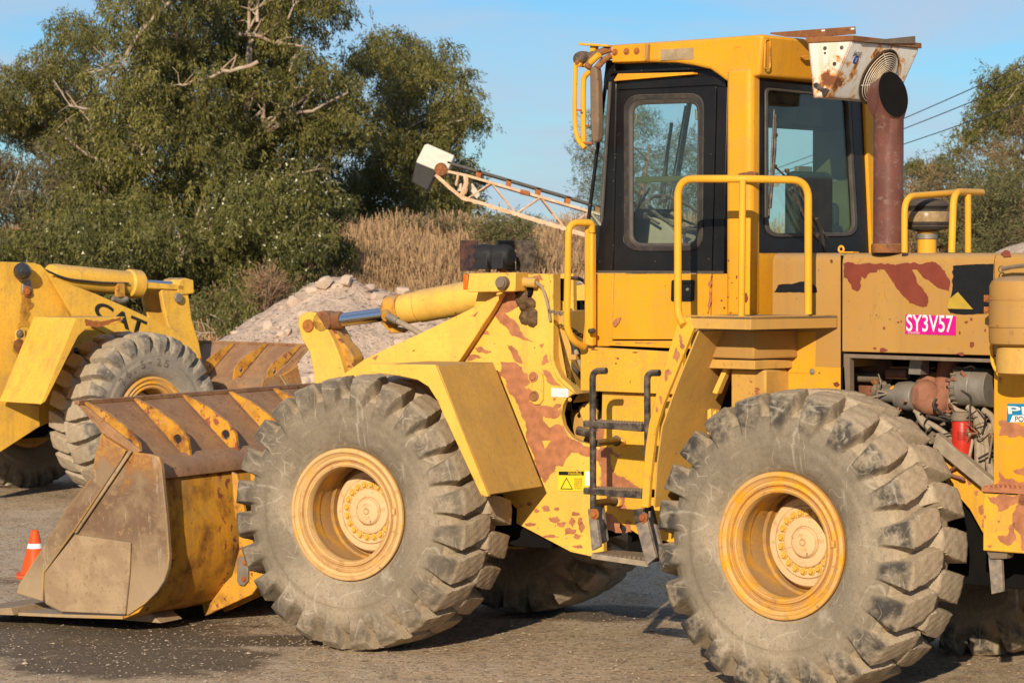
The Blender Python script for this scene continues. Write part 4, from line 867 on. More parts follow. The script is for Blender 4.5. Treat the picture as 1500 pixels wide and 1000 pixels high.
# match winding of ring start: ring k=0 points to +x in both
ori = 1 if (sx.cross(sy)).z < 0 else 1
for i in range(len(ringz)+2):
    for k in range(nS): ff_.append((i*nS+k, i*nS+(k+1) % nS, (i+1)*nS+(k+1) % nS, (i+1)*nS+k))
ff_.append(tuple((len(ringz)+2)*nS+k for k in range(nS)))
EXV = (vv_, ff_)
ex = P('exhaust_stack', MB().add(*EXV), EXH, R, 0, ang=50)
obj('outlet_dark_disc', MB().add([tuple(cen+sx*(rx*.99*math.cos(2*PI*k/nS))+sy*(ry*.99*math.sin(2*PI*k/nS))+wn_*.001) for k in range(nS)], [tuple(range(nS))]), DARK, ex, R)  # flat black disc over the outlet paints the darkness inside the pipe
up_ = -.35
pc0, pc1 = R.U(1358, 292, up_), R.U(1358, 337, up_)
pc = P('air_precleaner', MB().lathe([(0, .215), (.06, .212), (.105, .20), (.125, .185), (.130, .17), (.118, .16), (.112, .15), (.112, .145), (.128, .140), (.130, .075), (.122, .055), (.128, .05), (.118, .035), (.08, .028), (.055, .02), (0, .02)], (up_, pc0.y, pc1.z-.03), (0, 0, 1), 40), RUBB, R, 0)
obj('dust_bowl', MB().lathe([(.129, .138), (.1315, .134), (.1315, .082), (.124, .062)], (up_, pc0.y, pc1.z-.03), (0, 0, 1), 40), simple('smoky_bowl', (.20, .13, .06), .3, var=.6, nscale=20, col2=(.36, .26, .14)), pc, R)
obj('intake_stem', MB().cyl((up_, pc0.y, zh-.02), (up_, pc0.y, pc1.z), .056, 24), YR, pc, R); obj('stem_clamp', MB().lathe([(.057, .0), (.062, .004), (.062, .03), (.057, .034)], (up_, pc0.y, pc1.z-.055), (0, 0, 1), 24), GREY, pc, R)
Ua = lambda pts, u: [R.U(x, y, u) for x, y in pts]
P('hood_railing', MB().tube(fillet(Ua([(1325, 370), (1325, 288), (1405, 282)], -.45), .10, 6), .019, 12), YR, R, 0)
P('hood_railing', MB().tube(fillet([R.U(1394, 370, -.62), R.U(1397, 281, -.62), R.U(1438, 282, -.55)], .09, 6), .021, 12), YR, R, 0)
P('hood_railing', MB().tube([R.U(1418, 370, -.6), R.U(1418, 285, -.6)], .019, 12), YR, R, 0)
# ---------------------------------------------------------------- cab
def rrect(c4, r, n=5):
    """rounded outline through four photo-pixel corners, equal point count each time"""
    out = []; C = [Vector(c) for c in c4]
    for i in range(4):
        p, q, s_ = C[i-1], C[i], C[(i+1) % 4]; ri = r[i] if hasattr(r, '__len__') else r
        a = q+(p-q).normalized()*ri; b = q+(s_-q).normalized()*ri
        for k in range(n+1):
            t = k/n; out.append(a*(1-t)**2+q*2*t*(1-t)+b*t*t)
    return [(p.x, p.y) for p in out]
def ring(m, A, B, off):
    n = len(A); off = Vector(off); a = [Vector(p) for p in A]; b = [Vector(p) for p in B]
    vs = a+b+[p+off for p in a]+[p+off for p in b]; fs = []
    for i in range(n):
        j = (i+1) % n; fs += [(i, j, n+j, n+i), (2*n+j, 2*n+i, 3*n+i, 3*n+j), (j, i, 2*n+i, 2*n+j), (n+i, n+j, 3*n+j, 3*n+i)]
    return m.add(vs, fs)
CV = .75
# door side
def Vp(L0, v=CV): return R.Vs(L0, v)
wo_ = rrect([(913, 139), (1031, 136), (1029, 368), (913, 368)], 24)
wi_ = rrect([(921, 147), (1024, 145), (1022, 360), (922, 360)], 19)
wg_ = rrect([(927, 154), (1022, 151), (1020, 356), (927, 356)], 15)
cabf = P('cab_frame', ring(MB(), Vp(rrect([(905, 134), (1049, 127), (1042, 400), (899, 400)], 2)), Vp(wo_), (0, -.05, 0)), BLK, R, .003)
obj('door_window_seal', ring(MB(), Vp(wo_, CV+.008), Vp(wi_, CV+.008), (0, -.04, 0)), RUBB, cabf, R, .006, segs=3)
obj('seal_bead', ring(MB(), Vp(wi_, CV+.010), Vp(wg_, CV-.004), (0, -.012, 0)), RUBL, cabf, R, .003)
obj('door_window', MB().plate(Vp(wg_), CV-.012, -.005), GLASS, cabf, R)
obj('window_rail', MB().plate(Vp([(926, 259), (1022, 257), (1022, 264), (926, 268)]), CV-.03, -.01), GREEN, cabf, R, .003)
obj('door_header', MB().plate(Vp([(898, 112), (1062, 112), (1063, 128), (1049, 124.5), (905, 131.5), (905, 134), (898, 134)]), CV, -.05), BLK, cabf, R, .003)
obj('door_pillar', MB().plate(Vp([(1051, 127), (1066, 128), (1060, 400), (1043.5, 400)]), CV, -.06), BLK, cabf, R, .004)
obj('front_pillar', MB().plate(Vp([(893, 112), (904, 112), (904, 134), (897.5, 400), (872, 400), (880, 325)]), CV+.002, -.07), BLK, cabf, R, .012)
obj('pillar_trim', MB().tube([R.V(894, 120, CV+.01), R.V(881, 325, CV+.01)], .012, 8), RUBL, cabf, R)
gl = [(888, 117), (892, 119), (880, 325), (872, 400), (862, 400), (861, 330)]
obj('corner_window', MB().plate(Vp(gl, .745), .745, -.006), GLASS, cabf, R)
f0, f1, f2 = R.V(888, 117, .745), R.V(861, 330, .745), R.V(862, 400, .745)
VR_ = -.53
obj('windshield', MB().sweep([(f0.x, .74, f0.z), (f1.x, .74, f1.z), (f1.x-.006, .74, f1.z), (f0.x-.006, .74, f0.z)], (0, VR_-.74, 0)), GLASS, cabf, R)
obj('front_edge_trim', MB().tube([f0, f1, f2], .012, 8), BLK, cabf, R)
obj('lower_front_window', MB().sweep([(f1.x, .74, f1.z), (f2.x, .74, f2.z), (f2.x-.02, .74, f2.z), (f1.x-.02, .74, f1.z)], (0, VR_-.74, 0)), BLK, cabf, R)
obj('windshield_pillar', MB().tube([(f0.x-.02, VR_+.02, f0.z), (f2.x-.02, VR_+.02, f2.z)], .04, 8), BLK, cabf, R)
obj('gutter_strip', MB().plate(R.Vs([(899, 118), (905, 108), (962, 107), (1015, 106), (1016, 109), (900, 119)], .79), .79, -.05), YC, cabf, R, .002)
obj('header_shade_fill', MB().plate(Vp([(888, 88), (1050, 100), (1064, 121), (1064, 133), (1040, 136), (893, 138), (884, 122)], .735), .735, -.05), BLK, cabf, R)  # black plate closes the gap, painted as the shadow under the roof
obj('roof_underside', MB().box(R.V(1062, 100, CV).x, f0.x-.05, VR_, .78, R.V(960, 107, .79).z+.01, R.V(960, 100, .84).z), BLK, cabf, R)
# lower cab side and door
dr = P('cab_door', MB().plate(Vp([(899.5, 401), (1042, 401), (1039, 497), (896, 497)]), CV, -.05), YC, R, .004)
P('cab_lower_front', MB().plate(Vp([(862, 401), (898, 401), (895, 507), (852, 507)]), CV-.005, -.05), YC, R, .004)
P('cab_lower_rear', MB().plate(Vp([(1043.5, 401), (1066, 401), (1066, 480), (1041, 480)]), CV-.002, -.05), YC, R, .003)
P('door_sill', MB().plate(Vp([(893, 499), (1040, 499), (1038, 512), (893, 506)]), CV+.01, -.06), YC, R, .003)
obj('paint_line', MB().plate(Vp([(866, 396), (1060, 397), (1060, 400.5), (866, 400)]), CV+.0035, -.008), RUBL, dr, R)
obj('door_handle', ring(MB(), Vp(rrect([(985, 410), (1018, 410), (1017, 441), (984, 441)], 3), CV), Vp(rrect([(990, 415), (1014, 415), (1013, 437), (990, 437)], 2), CV), (0, .012, 0)).plate(Vp([(998, 416), (1012, 416), (1012, 436), (998, 436)]), CV+.004, -.004).plate(Vp([(985, 411), (1017, 411), (1017, 440), (985, 440)]), CV+.002, -.004), DECB, dr, R, .002)
c = R.V(1008, 424, CV); obj('lock', MB().lathe([(0, .012), (.008, .01), (.011, .0)], (c.x, CV+.004, c.z), (0, 1, 0), 12), GREY, dr, R)
flakes('flaked_paint', [[(897, 474), (902, 467), (910, 465), (907, 472), (902, 478), (899, 478)]]+[[(1041, 402), (1044, 402), (1041, 430), (1038, 458), (1035, 458), (1038, 430)]]+blobs([(974, 418, 1.2, .6), (1020, 500, 12, 1), (945, 502, 20, 1), (905, 503, 5, 1.2)]), PRIM, NL, R, v=CV+.0105, amp=.12, seed=41)
# roof
VRf = .84
roofp = [(895, 66), (1040, 56), (1118, 50), (1112, 111), (1064, 120), (1054, 112), (1040, 102), (1015, 96), (989, 92), (950, 91), (895, 93)]
rp = R.Vs(roofp, VRf)
rf = P('cab_roof', MB().plate(rp, VRf, VR_-.08-VRf), YC, R, .02, segs=3)
obj('roof_front_bracket', MB().plate(R.Vs([(896, 67), (949, 63), (949, 90), (896, 92)], VRf+.02), VRf+.022, -.05), YC, rf, R, .008)
for x, y in ((904, 77), (921, 76), (936, 75.5)): c = R.V(x, y, VRf); obj('bolt', MB().washerbolt((c.x, VRf+.022, c.z), (0, 1, 0), .014, .014), RUSTO, rf, R)
obj('bracket_latch', MB().plate(R.Vs([(949, 64), (953, 66), (952, 88), (948, 90)], VRf), VRf+.03, -.03), YH, rf, R, .003)
obj('roof_plate', MB().plate(R.Vs([(968, 73), (1016, 70), (1016, 87), (968, 89)], VRf), VRf+.004, -.003), simple('faded_plate', (.38, .28, .17), .6, var=.3, nscale=14), rf, R)
def outline_tube(name, q, v, r, mat, par):
    p = R.Vs(q, v); obj(name, MB().tube(p+[p[0], p[1]], r, 6), mat, par, R)
outline_tube('pressed_oval', rrect([(1075, 69), (1088, 68), (1088, 108), (1075, 109)], 6), VRf+.001, .0035, YC, rf)
uRf = rp[2].x
def outline_u(name, q, u, r, mat, par):
    p = R.Us(q, u); obj(name, MB().tube(p+[p[0], p[1]], r, 6), mat, par, R)
outline_u('pressed_slot', rrect([(1121, 58), (1128, 58), (1128, 101), (1120, 101)], 4), uRf, .0045, YC, rf)
obj('roof_clip', MB().sweep(R.Us([(1170, 83), (1180, 81), (1183, 84), (1183, 89), (1176, 89)], uRf), (-.02, 0, 0)), YC, rf, R, .004)
0 and flakes('rust_edge', [[(895, 66.5), (930, 64), (980, 61), (1040, 57), (1117, 51.5), (1117, 52.4), (1040, 58), (980, 62), (930, 65)]], RUSTY, rf, R, v=VRf, amp=.08, seed=44)
# rear corner post
pu0, pu1 = R.V(1062, 300, .86).x, R.V(1100, 300, .86).x
zp0, zp1 = R.V(1080, 466, .86).z, R.V(1080, 100, .86).z
P('cab_corner_post', MB().box(pu1, pu0, .745, .86, zp0, zp1), YC, R, .035, segs=4)
flakes('flaked_paint', blobs([(1067, 382, 1.4, 1.6), (1072, 414, 1.3, 1.2), (1079, 406, 1.6, 2.6), (1066, 435, 1.4, 1.4), (1079, 437, 1.4, 1), (1057, 440, 2, 2), (1070, 458, 1.4, 1.4), (1068, 407, 1, 1), (1093, 435, 3, 8)]), PRIMD, NL, R, v=.86, amp=.1, seed=45)
# rear face
ur = pu1+.004
ro = rrect([(1112, 116), (1264, 135), (1275, 373), (1112, 373)], 2)
rs1 = rrect([(1122, 128), (1246, 140), (1258, 346), (1122, 348)], [8, 12, 20, 20])
rs2 = rrect([(1126, 132), (1242, 144), (1253, 340), (1127, 342)], [6, 10, 16, 17])
rw = P('rear_window_frame', ring(MB(), R.Us(ro, ur), R.Us(rs1, ur), (.06, 0, 0)), BLK, R, .004)
obj('rear_window_seal', ring(MB(), R.Us(rs1, ur-.01), R.Us(rs2, ur-.01), (.03, 0, 0)), RUBL, rw, R, .006, segs=3)
obj('rear_window', MB().sweep(R.Us(rs2, ur+.01), (.005, 0, 0)), GLASSR, rw, R)
P('cab_rear_post', MB().sweep(R.Us([(1266, 125), (1284, 125), (1284, 374), (1277, 374)], ur-.02), (.12, 0, 0)), YC, R, .01)
P('cab_rear_panel', MB().sweep(R.Us([(1100, 370), (1284, 370), (1284, 480), (1100, 480)], ur), (.05, 0, 0)), YC, R, .003)
# rear wiper with its linkage
m = MB().tube([R.U(1136, 168, ur-.04), R.U(1135, 220, ur-.04), R.U(1128, 305, ur-.04)], .010, 8).tube([R.U(1134, 160, ur-.03), R.U(1126, 320, ur-.03)], .006, 6)
for a, b_ in (((1134, 243), (1168, 275)), ((1150, 248), (1212, 350)), ((1156, 278), (1200, 355)), ((1168, 272), (1200, 352)), ((1160, 275), (1190, 345))): m.tube([R.U(*a, ur-.04), R.U(*b_, ur-.04)], .006, 6)
for q in ((1135, 244), (1153, 250), (1136, 198)): m.lathe([(0, .012), (.012, .01), (.014, -.01)], R.U(*q, ur-.04), (-1, 0, 0), 10)
P('rear_wiper', m, BLKM, R, 0)
P('cable', MB().tube(fillet([R.U(1196, 320, ur-.05), R.U(1205, 345, ur-.05), R.U(1207, 372, ur-.04)], .1), .011, 8), RUBB, R, 0)
# interior
zr0, zr1 = R.V(1165, 157, VR_).z, 2.50
xw = R.V(1194, 200, VR_).x; fx = f1.x
P('cab_right_wall', MB().box(ur+.06, xw, VR_, VR_+.03, 2.0, 3.62).box(xw, fx, VR_, VR_+.03, 2.0, 2.55).box(xw, f0.x, VR_, VR_+.03, zr0, 3.62), GREEN, R, .004)
obj('right_window', MB().box(xw, f0.x-.02, VR_+.01, VR_+.015, 2.55, zr0), GLASS, cabf, R)
P('cab_right_outside', MB().box(ur+.06, xw, VR_-.02, VR_-.001, 2.0, 3.62).box(xw, fx, VR_-.02, VR_-.001, 2.0, 2.55), YC, R, 0)
P('cab_floor', MB().box(ur+.07, fx-.05, VR_+.04, CV-.06, 1.95, 2.2), DARK, R, 0)
P('headlining', MB().box(ur+.07, f0.x-.06, VR_+.03, CV-.06, 3.55, 3.58), GREEN, R, 0)
P('roof_console', MB().box(ur+.08, ur+.35, VR_+.04, CV-.5, 3.30, 3.54), DARK, R, .02)
P('interior_bolt', MB().lathe([(0, .015), (.02, .01), (.024, 0)], (R.V(1222, 263, VR_+.03).x, VR_+.03, R.V(1222, 263, VR_+.03).z), (0, 1, 0), 12), GREY, R)
sc_ = R.V(1184, 292, .12)
m = MB(); m.box(sc_.x-.06, sc_.x+.05, sc_.y-.22, sc_.y+.22, sc_.z-.30, sc_.z+.17)
st_ = P('driver_seat', m, SEATM, R, .05, segs=4)
obj('seat_cushion', MB().box(sc_.x+.05, sc_.x+.55, sc_.y-.24, sc_.y+.24, sc_.z-.40, sc_.z-.27), SEATM, st_, R, .04)
obj('armrest', MB().box(sc_.x-.02, sc_.x+.28, sc_.y-.34, sc_.y-.26, sc_.z-.16, sc_.z-.03), SEATM, st_, R, .03)
obj('headrest_tag', MB().box(sc_.x-.03, sc_.x+.0, sc_.y-.0, sc_.y+.16, sc_.z+.165, sc_.z+.20), GREY, st_, R, .005)
obj('seat_base', MB().box(sc_.x+.0, sc_.x+.5, sc_.y-.2, sc_.y+.2, 2.1, sc_.z-.40), GRIM, st_, R, .01)
cw_ = R.V(992, 312, .12)
ax = Vector((-.55, .10, .83)).normalized()
sw = P('steering_wheel', MB().tube([cw_+(ax.cross(Vector((0, 1, 0))).normalized()*math.cos(t)+ax.cross(ax.cross(Vector((0, 1, 0))).normalized())*math.sin(t))*.20 for t in [2*PI*k/28 for k in range(29)]], .014, 8), BLKM, R)
for t in (.3, 2.4, 4.4):
    e_ = ax.cross(Vector((0, 1, 0))).normalized()*math.cos(t)+ax.cross(ax.cross(Vector((0, 1, 0))).normalized())*math.sin(t)
    obj('spoke', MB().cyl(cw_-ax*.03, cw_+e_*.195, .008, 8), BLKM, sw, R)
obj('steering_column', MB().cyl(cw_-ax*.02, cw_-ax*.6+Vector((.1, 0, 0)), .04, 12), BEIGE, sw, R)
kk = R.V(973, 298, .25); obj('spinner_knob', MB().lathe([(0, .05), (.02, .045), (.026, .025), (.018, .005), (.008, 0), (.008, -.03)], kk, (0, 0, 1), 12), BLKM, sw, R)
P('instrument_panel', MB().plate(R.Vs([(931, 312), (938, 306), (955, 306), (962, 312), (962, 360), (931, 360)], .25), .30, -.35), DARK, R, .02)
P('side_console', MB().plate(R.Vs([(955, 318), (972, 322), (995, 345), (1015, 360), (950, 362)], .3), .32, -.2), BEIGE, R, .01)
P('control_lever', MB().tube([R.V(948, 317, .4), R.V(966, 328, .4)], .009, 8).lathe([(0, .02), (.014, .016), (.012, -.016)], R.V(945, 316, .4), (0, 0, 1), 10).tube([R.V(1002, 340, .4), R.V(1003, 362, .4)], .01, 8).lathe([(0, .03), (.02, .02), (.016, -.02)], R.V(1002, 338, .4), (0, 0, 1), 10), BLKM, R)
m = MB(); uw = lambda z: f1.x+(f0.x-f1.x)*(z-f1.z)/(f0.z-f1.z)+.03
def onshield(px, py):
    # point of the sloping windscreen plane seen at this pixel
    n2 = Vector((f0.z-f1.z, 0, -(f0.x-f1.x))).normalized(); nw = R.u*n2.x+Vector((0, 0, 1))*n2.z; return R.hit(px, py, nw, (Vector(f1)+Vector((.03, 0, 0))).dot(n2))
m.tube([onshield(1010, 150), onshield(986, 300), onshield(980, 340)], .018, 6).tube([onshield(1004, 155), onshield(976, 320)], .007, 6)
m.tube([onshield(984, 180), onshield(966, 300)], .012, 6).tube([onshield(983, 182), onshield(972, 300)], .006, 6).tube([onshield(952, 275), onshield(928, 315)], .008, 6).tube([onshield(940, 285), onshield(926, 330)], .005, 6)
P('windshield_wipers', m, BLKM, R)
P('window_catch', MB().cyl(R.V(933, 166, .70), R.V(931, 182, .70), .010, 8).cyl(R.V(932, 176, .70), R.V(942, 181, .70), .006, 8).cyl(R.V(1020, 160, .70), R.V(1021, 176, .70), .010, 8), GREY, R)
# mirror and its guard at the front of the roof
VM = .92
m = MB().tube(fillet(R.Vs([(851, 96), (843, 92), (842, 140), (842, 183), (846, 205), (857, 217)], VM), .05), .015, 10)
mg = P('mirror_guard', m, YR, R)
obj('guard_bar', MB().tube(fillet(R.Vs([(866, 104), (855, 112), (854, 140), (855, 212)], VM-.05), .06), .018, 10), YR, mg, R)
obj('guard_bar', MB().tube(R.Vs([(858, 98), (878, 80)], VM-.03), .020, 10), YR, mg, R)
obj('rusted_arm', MB().tube(fillet([R.V(895, 72, .80), R.V(880, 76, .84), R.V(866, 88, .88), R.V(860, 100, .9)], .1), .024, 10).tube(fillet([R.V(895, 82, .80), R.V(884, 88, .84), R.V(874, 100, .88)], .08), .020, 10).tube([R.V(850, 92, VM), R.V(845, 92, VM)], .02, 8), RUSTY, mg, R)
obj('visor_bar', MB().plate(R.Vs([(850, 63), (893, 66), (893, 69), (850, 66.5)], .84), .86, -.10).plate(R.Vs([(863, 66), (872, 67), (868, 78), (862, 76)], .84), .83, -.03), YR, mg, R, .002)
obj('guard_tie', MB().tube(R.Vs([(843, 161), (852, 162)], VM), .006, 6).tube(R.Vs([(853, 183), (862, 184)], VM-.05), .007, 6).tube(R.Vs([(850, 210), (868, 210)], VM-.03), .009, 8), RUSTO, mg, R)
mr = P('mirror_housing', MB().plate(R.Vs([(866, 101), (870, 97), (876, 100), (878, 120), (879, 180), (878, 205), (874, 210), (869, 207), (867, 180)], .88), .90, -.06), rusty('weathered_plastic', (.16, .11, .075), (.20, .13, .08), (.10, .07, .05), .1), R, .012)
obj('mirror_arm', MB().lathe([(0, .06), (.04, .05), (.05, .02), (.05, -.03), (0, -.04)], R.V(854, 87, .85), (0, 1, 0), 14).tube([R.V(854, 87, .85), R.V(880, 78, .8)], .03, 10), BLKM, mr, R)
# ---- air conditioner on the back of the roof
VA = .62
ap = [(1183, 60), (1247, 58), (1247.5, 64), (1213, 143), (1191, 144)]
av = R.Vs(ap, VA); uT = av[1].x; vr = R.U(1345, 68, uT).y
acw = vr-VA
ac = P('roof_air_conditioner', MB().plate(av, VA, acw), ACW, R, .006)
e0 = av[2]; e1_ = av[3]
n2 = Vector((-(e0.z-e1_.z), 0, (e0.x-e1_.x))).normalized()
if n2.x > 0: n2 = -n2
def onac(px, py, off=.0):
    nw = R.u*n2.x+Vector((0, 0, 1))*n2.z; return R.hit(px, py, nw, e1_.dot(n2)+off)
tdir = (e0-e1_).normalized(); vdir = Vector((0, 1, 0))
fc_ = onac(1286, 112, .0)
gr = obj('fan_grille', None, None, ac, R, mesh=None) if False else None
m = MB(); RG = .172
for k in range(13):
    r0 = .030+(RG-.030)*k/12; h = .045*(1-((r0-.03)/(RG-.03))**3)+.006
    m.tube([fc_+(tdir*math.cos(t)+vdir*math.sin(t))*r0+n2*h for t in [2*PI*j/40 for j in range(41)]], .0028, 5)
for t in (.4, 1.97, 3.54, 5.1):
    m.tube([fc_+(tdir*math.cos(t)+vdir*math.sin(t))*r0+n2*(.043*(1-((r0-.03)/(RG-.03))**3)+.004) for r0 in (.03, .08, .12, RG)], .003, 5)
obj('fan_grille', m, rusty('stained_wire', (.62, .58, .50), (.55, .42, .26), (.38, .18, .07), 0, .6), ac, R)
obj('fan_shroud', MB().lathe([(RG+.004, 0), (RG+.01, .008), (RG+.002, .012), (RG-.006, .004), (0, .004)], fc_, n2, 40), simple('fan_recess', (.10, .065, .04), .8, var=.5, nscale=15), ac, R)
obj('fan_hub', MB().lathe([(0, .055), (.026, .054), (.032, .048), (.032, .02)], fc_, n2, 24), WHT, ac, R)
for k in range(5):
    t = 2*PI*k/5; d1 = tdir*math.cos(t)+vdir*math.sin(t); d2 = tdir*-math.sin(t)+vdir*math.cos(t)
    obj('fan_blade', MB().add([fc_+d1*.03+n2*.012, fc_+d1*.13+d2*-.03+n2*.008, fc_+d1*.135+d2*.04+n2*.022, fc_+d1*.04+d2*.02+n2*.02], [(0, 1, 2, 3)]), RUSTO, ac, R)
obj('side_badge', MB().lathe([(0, .004), (.024, .003), (.026, 0)], onac(1253.5, 88), n2, 20), NAVY, ac, R)
q0 = onac(1249, 82.5, .004); q1 = onac(1264, 84, .004); xd = (q1-q0)
lettering('lettering', 'EAGLE', .030, DECB, ac, R, q0, vdir*-1, tdir, width=.085, bold=.02)
lettering('lettering', 'S', .026, WHT, ac, R, onac(1251.6, 91, .0055), vdir*-1, tdir, width=.018, bold=.02)
for q in ((1208.5, 71), (1208.5, 78), (1233, 70), (1222.5, 94)): c = R.V(*q, VA); obj('rubber_plug', MB().lathe([(0, .004), (.012 if q[1] != 78 else .007, .003), (.013 if q[1] != 78 else .008, 0)], (c.x, VA, c.z), (0, 1, 0), 12), BLKM, ac, R)
obj('latch', MB().plate(R.Vs([(1194, 123), (1198, 121), (1209, 130), (1212, 129), (1216, 132), (1210, 142), (1207, 141), (1206, 134), (1194, 127)], VA), VA+.02, -.02), BLKM, ac, R, .003)
obj('rust_flange', MB().plate(R.Vs([(1180, 55), (1250, 52), (1250, 60), (1182, 63)], VA+.01), VA+.012, acw-.02), RUSTY, ac, R, .003)
obj('roof_rack_bar', MB().plate(R.Vs([(1128, 48), (1252, 39), (1253, 50), (1188, 56), (1150, 54), (1128, 50)], .50), .50, -.008), RUSTY, ac, R, .001)
obj('roof_rack_bar', MB().sweep(R.Us([(1262, 61), (1341, 53), (1341, 64), (1300, 64)], uT-.03), (.01, 0, 0)), GRIM, ac, R, .001)
for q in ((1206, 45), (1249, 42.5)): obj('slot_patch', MB().plate(R.Vs([(q[0]-2.5, q[1]-1), (q[0]+2.5, q[1]-1.4), (q[0]+2.5, q[1]+1), (q[0]-2.5, q[1]+1.4)], .50), .502, -.002), WHT, ac, R)  # pale plates painted as open slots with bright sky behind
# ---------------------------------------------------------------- the second loader, seen from its right rear
L2 = thing('wheel_loader', 'yellow wheel loader at the left edge with large dark letters on its lift arm', 'wheel loader', L)
def Q(name, mb, mat, bevel=.006, parent=None, **k): return obj(name, mb, mat, parent or L2, L, bevel, **k)
V = L.Vs
wheel(L2, L, -1, TY_L, RIM_R, spin=.4, z=.835); wheel(L2, L, 1, TY_L, RIM_R, full=False, z=.835)
bucket(L2, L, near=False)
Q('front_core', MB().box(-1.6, .9, -.48, .48, .62, 1.5), DARK); Q('front_axle', MB().tube([(0, -.95, .868), (0, .95, .868)], .19, 18), GRIM, 0)
Q('front_frame_plate', MB().plate(V([(-60, 381), (50, 385), (60, 388), (72, 400), (106, 466), (112, 600), (56, 626), (-60, 694)], -.55), -.55, .05), YL)
Q('front_frame_plate', MB().plate(V([(-60, 381), (50, 385), (60, 388), (72, 400), (106, 466), (112, 600), (56, 626), (-60, 694)], -.55), .55, -.05), YL)
Q('lower_plate', MB().plate(V([(-60, 560), (13, 584), (56, 594), (57, 624), (0, 661), (-60, 692)], -.60), -.62, .05), YL)
for s in (-1, 1): Q('lift_arm', MB().plate(V([(66, 397), (80, 408), (138, 430), (184, 450), (240, 476), (276, 497), (292, 522), (288, 570), (262, 600), (240, 570), (200, 510), (106, 466)], -.66), -.68*-s if s > 0 else -.68, .06*-s), YL)
fp_ = L.Vs([(110.5, 467), (160, 465)], -1.40); fb_ = L.V(60, 592, -1.40)
f2_ = Q('front_fender', MB().sheet([(fb_.x, 0, fb_.z), (fp_[0].x, 0, fp_[0].z), (fp_[0].x+.62, 0, fp_[0].z)], -1.39, -.70, .012), YL, .003)
obj('fender_flange', MB().plate(V([(110.5, 466), (176, 463.5), (178, 471), (165, 475), (137, 478), (125, 482), (114, 492), (66, 588), (59, 592)], -1.40), -1.405, .04), YL, f2_, L, .004)
flakes('flaked_paint', [[(124, 467), (177, 464.5), (177, 470), (160, 474), (135, 478), (126, 477)]], RUSTO, L2, L, v=-1.405, off=-.002, amp=.1, seed=51)
cA, cB = L.V(84, 405, -.08), L.V(188, 415, -.08); d_ = (cB-cA).normalized(); ln_ = (cB-cA).length
cy2 = Q('tilt_cylinder', MB().lathe([(0, -.10), (.12, -.10), (.132, -.05), (.132, ln_-.02), (.155, ln_), (.155, ln_+.14), (.10, ln_+.17), (0, ln_+.17)], cA, d_, 32), YL, .004)
obj('cylinder_rod', MB().cyl(cB+d_*.1, L.V(262, 419, -.08), .05, 20), CHROME, cy2, L)
obj('rod_guard', MB().plate(V([(196, 411), (215, 413), (268, 418), (268, 425), (214, 422), (196, 419)], -.2), -.22, .06), YL, cy2, L, .006)
obj('hydraulic_hose', MB().tube(fillet(V([(60, 392), (80, 402), (100, 409), (150, 414), (188, 415)], -.24), .1), .012, 8), RUBB, cy2, L)
obj('hose_clamp', MB().plate(V([(171, 412), (182, 412), (183, 435), (172, 435)], -.24), -.25, .06), BUCK, cy2, L, .006)
obj('hose_fitting', MB().tube(fillet(V([(165, 437), (178, 442), (186, 437)], -.25), .05), .028, 10), GREY, cy2, L)
Q('rod_eye', MB().plate(V([(262, 410), (270, 407), (282, 410), (283, 430), (262, 432), (258, 424)], -.2), -.22, .3), YL, .01)
c = L.V(261, 436, -.24); Q('pin', MB().lathe([(0, .02), (.05, .02), (.055, 0)], (c.x, -.24, c.z), (0, -1, 0), 18), GREY)
for v0 in (-.20, .12): Q('bell_crank', MB().plate(V([(236, 424), (258, 420), (276, 428), (281, 466), (292, 502), (297, 530), (292, 560), (262, 540), (250, 490), (240, 450)], -.2), v0, .06), YL, .012)
c = L.V(33, 398, -.64); Q('work_lamp', MB().lathe([(0, .12), (.04, .113), (.07, .085), (.083, .04), (.085, 0), (.06, -.04), (0, -.05)], c, (-.6, -.75, .1), 24), simple('dark_glass_dome', (.03, .03, .03), .12, spec=.8), 0)
Q('lamp_ring', MB().lathe([(.088, .01), (.096, .0), (.088, -.012)], c, (-.6, -.75, .1), 24).lathe([(.088, .045), (.094, .035), (.086, .025)], c, (-.6, -.75, .1), 24), GREY)
Q('pin_retainer', MB().plate(V([(33, 412), (45, 410), (47, 432), (31, 430)], -.57), -.58, .03), GREY, .01)
c = L.V(39, 427, -.58); Q('bolt', MB().washerbolt(c, (0, -1, 0), .035, .03), RUSTO)
Q('pin_retainer', MB().plate(V([(22, 486), (26, 482), (37, 482), (38, 512), (24, 514)], -.57), -.575, .02), YL, .01)
c = L.V(29, 489, -.575); Q('bolt', MB().washerbolt(c, (0, -1, 0), .03, .02), GRIM); c = L.V(28, 506, -.575); Q('grease_pin', MB().lathe([(0, .006), (.03, .004), (.07, .004), (.072, 0)], c, (0, -1, 0), 16), RUSTY)
STAIN = paint('rust_streaked_yellow', (.60, .31, .035), chips=.5, dirt=1.2, rust=1.0, seed=9, wear=False)
flakes('rust_stain', [[(31, 432), (46, 432), (42, 455), (43, 482), (26, 482), (29, 455)], [(20, 500), (44, 500), (42, 520), (34, 540), (26, 536), (22, 518)]], STAIN, L2, L, v=-.552, off=-.004, amp=.2, seed=52)
q0, q1 = L.V(136, 466, -.682), L.V(210, 497, -.682); xd = q1-q0
lettering('lettering', 'CAT', .165, simple('dark_letter_paint', (.03, .027, .02), .5), L2, L, (q0.x, -.684, q0.z+.03), (xd.x, 0, xd.z), (-xd.z*.9, 0, xd.x), width=.70, bold=.03)
